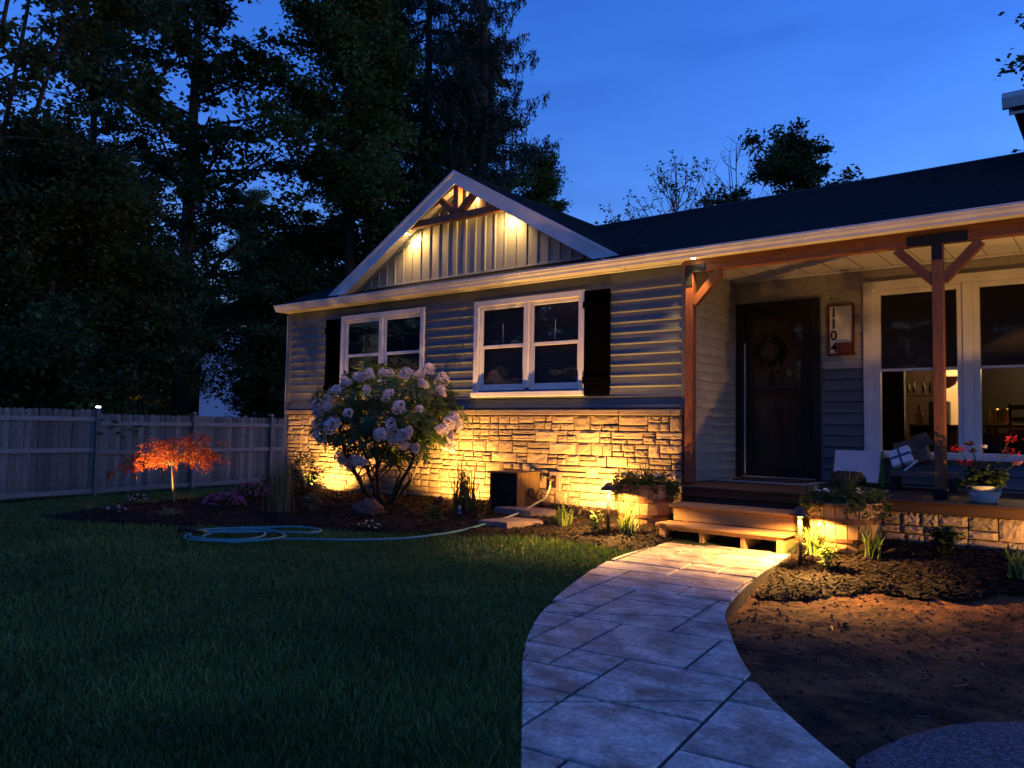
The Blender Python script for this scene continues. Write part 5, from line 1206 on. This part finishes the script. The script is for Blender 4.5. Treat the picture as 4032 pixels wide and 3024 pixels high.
# ================================================================== GARDEN PLANTS
def bedh(x, y): return float(bedz(np.array([x]), np.array([y]))[0]) if x < -3 else float(bedrz(np.array([x]), np.array([y]))[0])
def strip_blades(n, rng, h, spread, w, curve=.5, base=.05, seg=4):
    """arching blades, each a tapering strip"""
    a = rng.uniform(0, 6.283, n); H = rng.uniform(h[0], h[1], n); s = spread*rng.uniform(.15, 1, n); bx_ = rng.normal(0, base, n); by_ = rng.normal(0, base, n); W = w*rng.uniform(.6, 1.2, n)
    t = np.linspace(0, 1, seg+1); V = np.zeros((n, seg+1, 2, 3)); tw = rng.uniform(-.6, .6, n)
    for j, u in enumerate(t):
        r = s*(u**(1.6)); z = H*(u-curve*.5*u**3*s/np.maximum(.05, H)); x = bx_+np.cos(a)*r; y = by_+np.sin(a)*r; ww = W*(1-u**2.2)*.5+.0004
        nx_, ny_ = -np.sin(a+tw), np.cos(a+tw)
        V[:, j, 0] = np.stack([x-nx_*ww, y-ny_*ww, z], -1); V[:, j, 1] = np.stack([x+nx_*ww, y+ny_*ww, z], -1)
    F_ = []
    for j in range(seg): F_.append(np.stack([np.arange(n)*(seg+1)*2+j*2, np.arange(n)*(seg+1)*2+j*2+1, np.arange(n)*(seg+1)*2+j*2+3, np.arange(n)*(seg+1)*2+j*2+2], -1))
    return V.reshape(-1, 3), np.concatenate(F_)
def join_raw(parts):
    V = []; F_ = []; n = 0
    for v, f in parts: V.append(v); F_.append(np.asarray(f)+n); n += len(v)
    return np.concatenate(V), np.concatenate(F_)
def clump(name, label, cat, loc, blades, m, group=None, extra=None, part='leaves'):
    t = thing(name, label, cat, loc, group); V, F_ = blades; link(part, raw_mesh(part, V, F_, m), t, loc)
    if extra: extra(t)
    return t
rg = np.random.RandomState(100)
# tall ornamental grasses
x, y = -8.36, 5.95
clump('ornamental_grass', 'tall olive ornamental grass before the house corner', 'grass', (x, y, bedh(x, y)), join_raw([strip_blades(170, rg, (.45, .80), .16, .010, .3, .06, 5), strip_blades(60, rg, (.25, .5), .30, .008, .8, .05, 5)]), M['straw'])
x, y = -6.42, 7.22
clump('ornamental_grass', 'tall green ornamental grass before the tan box cover', 'grass', (x, y, bedh(x, y)), join_raw([strip_blades(120, rg, (.45, .72), .17, .012, .3, .07, 5), strip_blades(90, rg, (.3, .6), .36, .007, .9, .06, 5)]), M['tallgrass'])
tg = thing('plant_tag', 'white plant tag with a blue print stuck in the tall grass', 'tag', (-6.33, 7.04, .05)); MB().add([(-6.365, 7.04, .06), (-6.31, 7.035, .055), (-6.325, 7.05, .155), (-6.375, 7.055, .15)], [(0, 1, 2, 3)]).build('tag_card', M['whitepetal'], tg)
MB().add([(-6.358, 7.036, .075), (-6.322, 7.033, .072), (-6.328, 7.040, .115), (-6.362, 7.043, .118)], [(0, 1, 2, 3)]).build('tag_print', M['blue'], tg)
# lily clumps lit by the lamps
def lily(x, y, label, n, h, sp, w, m='lime', buds=0, seed=0):
    r = np.random.RandomState(seed); z = bedh(x, y)
    t = clump('lily_clump', label, 'plant', (x, y, z), strip_blades(n, r, h, sp, w, .9, .03, 4), M[m])
    for i in range(buds):
        a = r.uniform(0, 6.28); q = (x+.07*math.cos(a), y+.07*math.sin(a), z+h[1]*r.uniform(.85, 1.1)); MB().tube([(x, y, z), ((x+q[0])/2, (y+q[1])/2, z+h[1]*.55), q], [.003, .003, .002], 5).build('stem', M['lime'], t); MB().lathe([(.001, -.012), (.010, 0), (.001, .016)], q, 6).build('bud', M['straw'], t)
    return t
lily(-4.83, 7.04, 'spiky pale green lily clump beside the stepping stones', 46, (.16, .30), .20, .020, seed=1)
lily(-4.02, 6.98, 'bright green lily clump with buds at the foot of the left barrel', 44, (.16, .30), .17, .022, 'lime', 5, 2)
lily(-2.20, 7.06, 'bright green lily clump with buds round the right path light', 56, (.16, .32), .24, .024, 'lime', 6, 3)
lily(-1.74, 7.10, 'darker lily clump in front of the right barrel', 34, (.18, .32), .18, .022, 'trail', 3, 4)
lily(-.72, 7.05, 'lily clump below the porch corner lit from behind', 34, (.15, .28), .2, .02, 'lime', 0, 5)
def leafy_stem(x, y, label, h, n, seed, m='lime', name='leafy_plant', leafs=.07):
    r = np.random.RandomState(seed); z = bedh(x, y); t = thing(name, label, 'plant', (x, y, z)); mb = MB(); P = []
    for s in range(n):
        ex, ey = r.normal(0, .045), r.normal(0, .045); hh = h*r.uniform(.7, 1.05); mb.tube([(x+ex*.3, y+ey*.3, z), (x+ex, y+ey, z+hh)], [.004, .002], 5)
        for k in range(26):
            u = r.uniform(.25, 1); P.append((x+ex*u+r.normal(0, .028), y+ey*u+r.normal(0, .028), z+hh*u))
    mb.build('stem', M[m], t); V, F_ = leaf_quads(np.array(P), leafs, leafs*.33, r, -.1, .5); link('leaves', raw_mesh('leaves', V-np.array([x, y, z]), F_, M[m]), t); return t
leafy_stem(-4.28, 6.84, 'small upright leafy lily between path light and lawn', .24, 3, 6)
leafy_stem(-2.02, 6.82, 'small bright leafy plant by the edge of the walk', .20, 5, 7)
leafy_stem(-6.14, 6.42, 'small grey green plant at the lawn edge of the bed', .22, 7, 8, 'trail')
leafy_stem(-8.06, 6.20, 'low leafy plant behind the tall olive grass', .26, 9, 9, 'straw')
leafy_stem(-1.25, 7.35, 'dark feathery fern below the porch stone skirt', .22, 16, 10, 'shrub', 'fern_plant', .10)
# bushy shrub by the corner
def bush(name, label, c, ax, n, leaf, m, seed, stems=6, cat='shrub', flowers=None):
    r = np.random.RandomState(seed); z = g1(c[0], c[1]); t = thing(name, label, cat, (c[0], c[1], z)); mb = MB()
    for k in range(stems):
        a = r.uniform(0, 6.28); q = (c[0]+ax[0]*.7*math.cos(a), c[1]+ax[1]*.7*math.sin(a), c[2]+ax[2]*r.uniform(-.2, .8)); mb.tube([(c[0]+.04*math.cos(a), c[1]+.04*math.sin(a), z-.05), ((c[0]*1.2+q[0]*.8)/2, (c[1]*1.2+q[1]*.8)/2, (z+q[2])/2+.05), q], [.012, .008, .003], 5)
    mb.build('stems', M['bark'], t, True)
    nc = max(8, n//28); d = unit(r.normal(0, 1, (nc, 3))); rad = r.uniform(.35, 1.0, nc)[:, None]**.6; cc = d*rad; P = (cc[:, None]+r.normal(0, .13, (nc, 28, 3))).reshape(-1, 3)*np.array(ax)+np.array(c); P[:, 2] = np.maximum(P[:, 2], z+.015)
    V, F_ = leaf_quads(P, leaf, leaf*.5, r, .1, .6); link('leaves', raw_mesh('leaves', V-np.array([c[0], c[1], z]), F_, M[m]), t)
    if flowers:
        fm, fn_, fs = flowers; d = unit(r.normal(0, 1, (fn_, 3))); d[:, 2] = np.abs(d[:, 2]); C = np.array(c)+d*np.array(ax)*1.04; P = (C[:, None]+r.normal(0, fs*.5, (fn_, 6, 3))).reshape(-1, 3); V, F_ = leaf_quads(P, fs*1.5, fs*1.2, r, 0, .8); tag(link('flowers', raw_mesh('flowers', V-np.array([c[0], c[1], z]), F_, M[fm]), t), kind='stuff')
    return t
bush('dark_shrub', 'dark small leaved shrub silhouetted against the lit stone near the corner', (-9.72, 7.35, .36), (.36, .30, .34), 1500, .055, 'shrub', 31, 9)
bush('pink_flower_clump', 'low mound of pink flowers nearest the red maple', (-9.45, 5.85, .04), (.26, .26, .13), 900, .035, 'shrub', 32, 3, 'flowers', ('pink', 130, .018))
bush('pink_flower_clump', 'low mound of pink flowers near the house corner', (-10.0, 6.62, .08), (.28, .24, .17), 900, .035, 'shrub', 33, 3, 'flowers', ('pink', 80, .020))
bush('white_flower_clump', 'tiny pale flowers at the far rim of the maple bed', (-10.72, 5.32, .02), (.16, .14, .08), 300, .03, 'shrub', 34, 2, 'flowers', ('whitepetal', 16, .014))
bush('white_flower_clump', 'tiny white flowers at the pointed tip of the maple bed', (-10.15, 4.72, -.02), (.26, .12, .05), 220, .03, 'shrub', 35, 2, 'flowers', ('whitepetal', 14, .014))
bush('white_flower_clump', 'tiny white flowers at the lawn edge below the boulder', (-6.52, 5.80, .0), (.14, .12, .06), 200, .03, 'trail', 36, 2, 'flowers', ('whitepetal', 8, .014))
bush('dark_shrub', 'dark low shrub against the fence side of the house corner', (-10.9, 7.6, .12), (.35, .25, .16), 500, .05, 'shrub', 37, 3)
for (x, y, lb, n, sp, sd) in ((-9.13, 4.92, 'pale arching grass tuft in the middle of the maple bed', 90, .30, 41), (-10.56, 5.95, 'pale arching grass tuft behind the maple trunk', 60, .26, 42), (-10.62, 4.66, 'pale arching grass tuft at the rim of the maple bed', 70, .30, 43)):
    clump('grass_tuft', lb, 'grass', (x, y, bedh(x, y)), strip_blades(n, np.random.RandomState(sd), (.08, .18), sp, .008, 1.2, .04, 4), M['straw'])

# ---- rhododendron
rh = thing('rhododendron', 'round rhododendron bush covered in pale pink flower heads', 'shrub', (-7.93, 7.30, .05))
rr = np.random.RandomState(55); RC = np.array([-7.825, 7.16, 1.20]); AX = np.array([1.12, .86, .68]); mb = MB(); base = np.array([-7.93, 7.30, .0]); tips = []
for k in range(7):
    a = 2*np.pi*k/7+rr.uniform(-.35, .35); f = rr.uniform(.5, .85); q = RC+np.array([math.cos(a)*AX[0]*f, math.sin(a)*AX[1]*f, rr.uniform(-.25, .35)]); b0 = base+np.array([.09*math.cos(a), .06*math.sin(a), 0]); pts = bez(b0, q, (.22*math.cos(a)+rr.uniform(-.12, .12), .16*math.sin(a)+rr.uniform(-.1, .1), -.18), 9)
    pts[2:-1] += rr.normal(0, .018, (6, 3)); mb.tube(pts, list(np.linspace(.034, .012, 9)), 7, False)
    for j in range(8):
        p = pts[rr.randint(3, 9)]; d = unit(rr.normal(0, 1, 3)); e = RC+d*AX*rr.uniform(.75, .95); mb.tube([p, (p+e)/2+np.array([0, 0, .06]), e], [.012, .008, .005], 5, False)
mb.build('stems', M['bark'], rh, True)
nw = 760; d = unit(rr.normal(0, 1, (nw, 3))); rad = rr.uniform(.45, 1.0, nw)**.45
bumpy = 1+.10*np.sin(5*d[:, 0]+2*d[:, 2])*np.cos(4*d[:, 1]+1)+.06*np.sin(9*d[:, 2]+3*d[:, 0])
W0 = RC+d*AX*(rad*bumpy)[:, None]*.97
keep = (W0[:, 1] < 8.02) & ~((W0[:, 2] < .86) & (rr.rand(nw) < .45)); W0, d = W0[keep], d[keep]; nw = len(W0)
LV = []; nl = 9
ax_ = unit(d*np.array([1, 1, .6])+np.array([0, 0, .75])+rr.normal(0, .25, (nw, 3))); e1 = unit(np.cross(ax_, rr.normal(0, 1, (nw, 3)))); e2 = np.cross(ax_, e1)
for k in range(nl):
    t = 2*np.pi*k/nl+rr.uniform(-.2, .2, nw); o_ = e1*np.cos(t)[:, None]+e2*np.sin(t)[:, None]; up = rr.uniform(-.1, .75, nw)[:, None]; dl = unit(o_+ax_*up); l = rr.uniform(.075, .125, nw)[:, None]; w = l*.155; s = unit(np.cross(dl, ax_)); nn = np.cross(s, dl)
    p0 = W0+dl*.008; LV.append(np.stack([p0, p0+dl*l*.5+s*w+nn*.006, p0+dl*l-ax_*l*.08, p0+dl*l*.5-s*w+nn*.006], 1))
LV = np.concatenate(LV).reshape(-1, 3); link('leaves', raw_mesh('leaves', LV-np.array(rh.location), np.arange(len(LV)).reshape(-1, 4), M['rhodo']), rh)
def truss_mesh(seed):
    r = np.random.RandomState(seed); nf = 17; V = []; Fm = []; d = unit(r.normal(0, 1, (nf*4, 3))); d = d[d[:, 2] > -.25][:nf]
    # spread
    for _ in range(25):
        for i in range(len(d)):
            df = d[i]-d; dist = np.maximum(.05, (df**2).sum(1)); dist[i] = 1e9; d[i] = unit(d[i]+.03*(df/dist[:, None]).sum(0))
            if d[i, 2] < -.2: d[i, 2] = -.2; d[i] = unit(d[i])
    F_ = []; mi = []
    for i in range(len(d)):
        n = d[i]; a = unit(np.cross(n, r.normal(0, 1, 3))); b = np.cross(n, a); c = n*r.uniform(.36, .88); R0 = r.uniform(.36, .54)
        for k in range(5):
            t0 = 2*np.pi*k/5; o = len(V); 
            def pt(rad, ang, h): return c+(a*math.cos(ang)+b*math.sin(ang))*rad+n*h
            V += [pt(.05, t0, .0), pt(R0*.62, t0-.50, .20), pt(R0, t0-.28, .20+r.uniform(-.16, .16)), pt(R0*.96, t0, .30+r.uniform(-.07, .07)), pt(R0, t0+.28, .20+r.uniform(-.16, .16)), pt(R0*.62, t0+.50, .20)]
            F_ += [(o, o+1, o+2, o+3), (o, o+3, o+4, o+5)]; mi += [0, 0]
        o = len(V); t1 = r.uniform(0, 6.28); V += [c+n*.16+(a*math.cos(t1+q)+b*math.sin(t1+q))*.09 for q in (0, 1.57, 3.14, 4.71)]; F_.append((o, o+1, o+2, o+3)); mi.append(1)
    me = raw_mesh('flower_head', np.array(V), np.array(F_), M['petal']); me.materials.append(M['petal_eye']); me.polygons.foreach_set('material_index', mi); return me
TR = [truss_mesh(s) for s in range(5)]
HEADS = [(-8.22,6.38,1.33,.103),(-8.02,6.33,1.34,.073),(-7.94,6.32,1.09,.13),(-8.24,6.41,.99,.119),(-8.29,6.39,1.12,.067),(-8.24,6.81,.62,.114),(-7.71,6.65,.65,.109),(-8.14,6.87,.55,.091),(-7.9,6.53,1.67,.088),(-7.94,6.42,1.54,.088),(-8.06,6.38,1.44,.066),(-7.76,6.64,1.74,.103),(-7.54,6.66,1.73,.08),(-7.5,6.8,1.79,.059),(-7.4,6.84,1.78,.058),(-7.28,6.99,1.79,.095),(-7.34,7.41,1.84,.114),(-7.13,7.56,1.69,.114),(-6.84,7.24,1.54,.08),(-6.97,7.03,1.63,.079),(-7.43,6.49,1.55,.064),(-7.15,6.58,1.47,.084),(-7.0,6.62,1.33,.084),(-6.83,6.82,1.32,.056),(-6.75,7.42,1.29,.102),(-6.71,7.27,1.16,.115),(-6.75,7.41,1.07,.102),(-6.73,7.08,1.1,.085),(-6.8,7.37,.96,.088),(-7.07,7.63,.8,.091),(-7.18,6.49,1.03,.098),(-7.05,6.56,1.12,.07),(-7.01,6.65,.98,.091),(-6.93,6.71,1.01,.084),(-7.06,6.63,.94,.077),(-7.03,6.77,.84,.063),(-6.96,6.9,.82,.064),(-7.59,6.33,1.26,.064),
  (-8.7,7.0,1.5,.09),(-8.85,7.3,1.2,.1),(-8.6,7.5,1.65,.09),(-7.9,7.7,1.8,.09),(-8.9,7.2,.9,.09)]
rq = random.Random(3)
for (x, y, z, s) in HEADS:
    nrm = Vector(((x-RC[0])/AX[0]**2, (y-RC[1])/AX[1]**2, (z-RC[2])/AX[2]**2+.45)).normalized()
    subs = [(0, 0, 0, s*.98)] if s < .075 else [(rq.uniform(-.6, .6)*s, rq.uniform(-.3, .3)*s, rq.uniform(-.6, .6)*s, s*rq.uniform(.55, .80)) for _ in range(3)]
    for dx, dy, dz, sc in subs:
        q = (nrm+Vector((rq.uniform(-.35, .35), rq.uniform(-.35, .35), rq.uniform(-.2, .3)))).normalized().to_track_quat('Z', 'Y').to_euler()
        link('flower_head', rq.choice(TR), rh, (x+dx-nrm.x*sc*.3, y+dy-nrm.y*sc*.3, z+dz-nrm.z*sc*.3), q, (sc*rq.uniform(.85, 1.15), sc*rq.uniform(.85, 1.15), sc*rq.uniform(.7, 1.05)))

# ---- red laceleaf maple
mp_ = thing('red_maple', 'small red laceleaf maple with umbrella crown lit from below', 'tree', (-10.42, 5.66, bedh(-10.42, 5.66)))
rm = np.random.RandomState(77); mb = MB(); z0 = bedh(-10.42, 5.66); hub = np.array([-10.44, 5.65, .50])
mb.tube([(-10.40, 5.67, z0-.05), (-10.41, 5.665, z0+.22), tuple(hub)], [.024, .020, .016], 9); C = []
tgt = [(-11.02, 5.20, .38), (-10.85, 5.32, .55), (-10.95, 5.55, .50), (-10.70, 5.30, .60), (-10.60, 5.50, .78), (-10.55, 5.55, .80), (-10.30, 5.75, .86), (-10.15, 5.84, .88), (-10.04, 5.92, .78), (-10.02, 5.96, .64), (-10.12, 5.88, .50), (-10.35, 5.25, .62), (-10.20, 5.45, .66), (-10.05, 5.65, .62), (-10.65, 6.00, .70), (-10.40, 6.10, .72), (-10.80, 5.90, .55), (-10.55, 5.35, .50), (-10.25, 5.55, .55), (-10.78, 5.20, .45), (-10.45, 5.60, .78), (-10.22, 6.02, .62)]
for q in tgt:
    q = np.array(q)+np.array([0, 0, .03]); b = bez(hub, q, (0, 0, .14), 7); mb.tube(b, list(np.linspace(.010, .003, 7)), 5, False)
    for k in range(9):
        c = b[rm.randint(3, 7)]+rm.normal(0, .06, 3)*np.array([1, 1, .6]); m_ = 20; u_ = rm.rand(m_, 1)**.7; dr_ = unit(np.array([q[0]-hub[0], q[1]-hub[1], 0])+rm.normal(0, .25, 3)); C.append(c+dr_*u_*.13*np.array([1, 1, 0])-np.array([0, 0, 1])*u_**2*rm.uniform(.02, .10)+rm.normal(0, .020, (m_, 3)))
mb.build('trunk', M['maple_bark'], mp_, True)
C = np.concatenate(C); n = len(C); a = rm.uniform(0, 6.28, n); out = unit(C-hub); dl = unit(np.stack([np.cos(a)*.7, np.sin(a)*.7, -rm.uniform(.2, 1.0, n)], -1)+out*.6); s = unit(np.cross(dl, rm.normal(0, 1, (n, 3)))); l = rm.uniform(.035, .085, n)[:, None]; w = rm.uniform(.004, .010, n)[:, None]
V = np.stack([C, C+dl*l*.5+s*w, C+dl*l, C+dl*l*.5-s*w], 1).reshape(-1, 3); link('leaves', raw_mesh('leaves', V-np.array(mp_.location), np.arange(len(V)).reshape(-1, 4), M['maple']), mp_)

# ---- planting in the barrels and pot
def barrel_plants(x, y, seed, label):
    r = np.random.RandomState(seed); z = g1(x, y)+.36; t = thing('barrel_plants', label, 'plants', (x, y, z))
    link('spike_leaves', raw_mesh('spike_leaves', *strip_blades(46, r, (.22, .42), .24, .010, .5, .035, 4), M['tallgrass']), t)
    P = []
    for k in range(70):
        a = r.uniform(0, 6.28); R0 = r.uniform(.10, .33); h = r.uniform(.02, .14); P.append(np.array([math.cos(a)*R0, math.sin(a)*R0, h])+r.normal(0, .035, (24, 3)))
    for k in range(34):   # trailing over the rim
        a = r.uniform(0, 6.28); ln = r.uniform(.05, .20); u = r.rand(22)[:, None]; P.append(np.array([math.cos(a), math.sin(a), 0])*(.32+.04*np.sin(u*3))+np.array([0, 0, .08])-np.array([0, 0, 1])*u*ln+r.normal(0, .014, (22, 3)))
    V, F_ = leaf_quads(np.concatenate(P), .045, .022, r, .2, .7); link('trailing_leaves', raw_mesh('trailing_leaves', V, F_, M['trail']), t)
    C = []
    for k in range(5):
        a = r.uniform(3.6, 5.8); C.append(np.array([math.cos(a)*.26, math.sin(a)*.26, .16])+r.normal(0, .012, (7, 3)))
    V, F_ = leaf_quads(np.concatenate(C), .035, .03, r, 0, .8); tag(link('flowers', raw_mesh('flowers', V, F_, M['whitepetal']), t), kind='stuff')
barrel_plants(-4.15, 7.58, 61, 'spiky grass and trailing vines in the barrel by the stone wall')
barrel_plants(-2.02, 7.36, 62, 'spiky grass and trailing vines in the barrel by the porch edge')
r = np.random.RandomState(70); gx, gy, gz_ = -1.03, 7.98, FZ+.13
gt = thing('geranium', 'red flowering geranium in the round white pot', 'plant', (gx, gy, gz_)); P = []
for k in range(42):
    a = r.uniform(0, 6.28); R0 = r.uniform(.02, .19); P.append(np.array([math.cos(a)*R0, math.sin(a)*R0, r.uniform(.0, .15)])+r.normal(0, .025, (16, 3)))
V, F_ = leaf_quads(np.concatenate(P), .055, .05, r, .1, .6); link('leaves', raw_mesh('leaves', V, F_, M['shrub']), gt)
mb = MB()
for (fx, fz, dy, m) in ((-.83, 1.07, .02, 'redpetal'), (-1.21, .97, -.05, 'redpetal'), (-.84, .96, .05, 'redpetal'), (-1.14, 1.02, .05, 'signwood'), (-1.11, .96, 0, 'signwood'), (-1.03, 1.0, -.04, 'whitepetal'), (-1.15, .86, -.08, 'redpetal'), (-.78, .87, -.03, 'pink')):
    c = np.array([fx-gx, dy, fz-gz_]); mb.tube([(gx+c[0]*.15, gy, gz_+.02), (gx+c[0]*.6, gy+dy*.5, gz_+c[2]*.6), (gx+c[0], gy+dy, gz_+c[2])], .003, 5)
    sz = .030 if m == 'redpetal' else .014; V, F_ = leaf_quads(c+r.normal(0, sz, (42, 3))*np.array([1, 1, .6]), .028, .024, r, 0, .9); tag(link('flower_head', raw_mesh('flower_head', V, F_, M[m]), gt), kind='stuff')
mb.build('stems', M['trail'], gt)
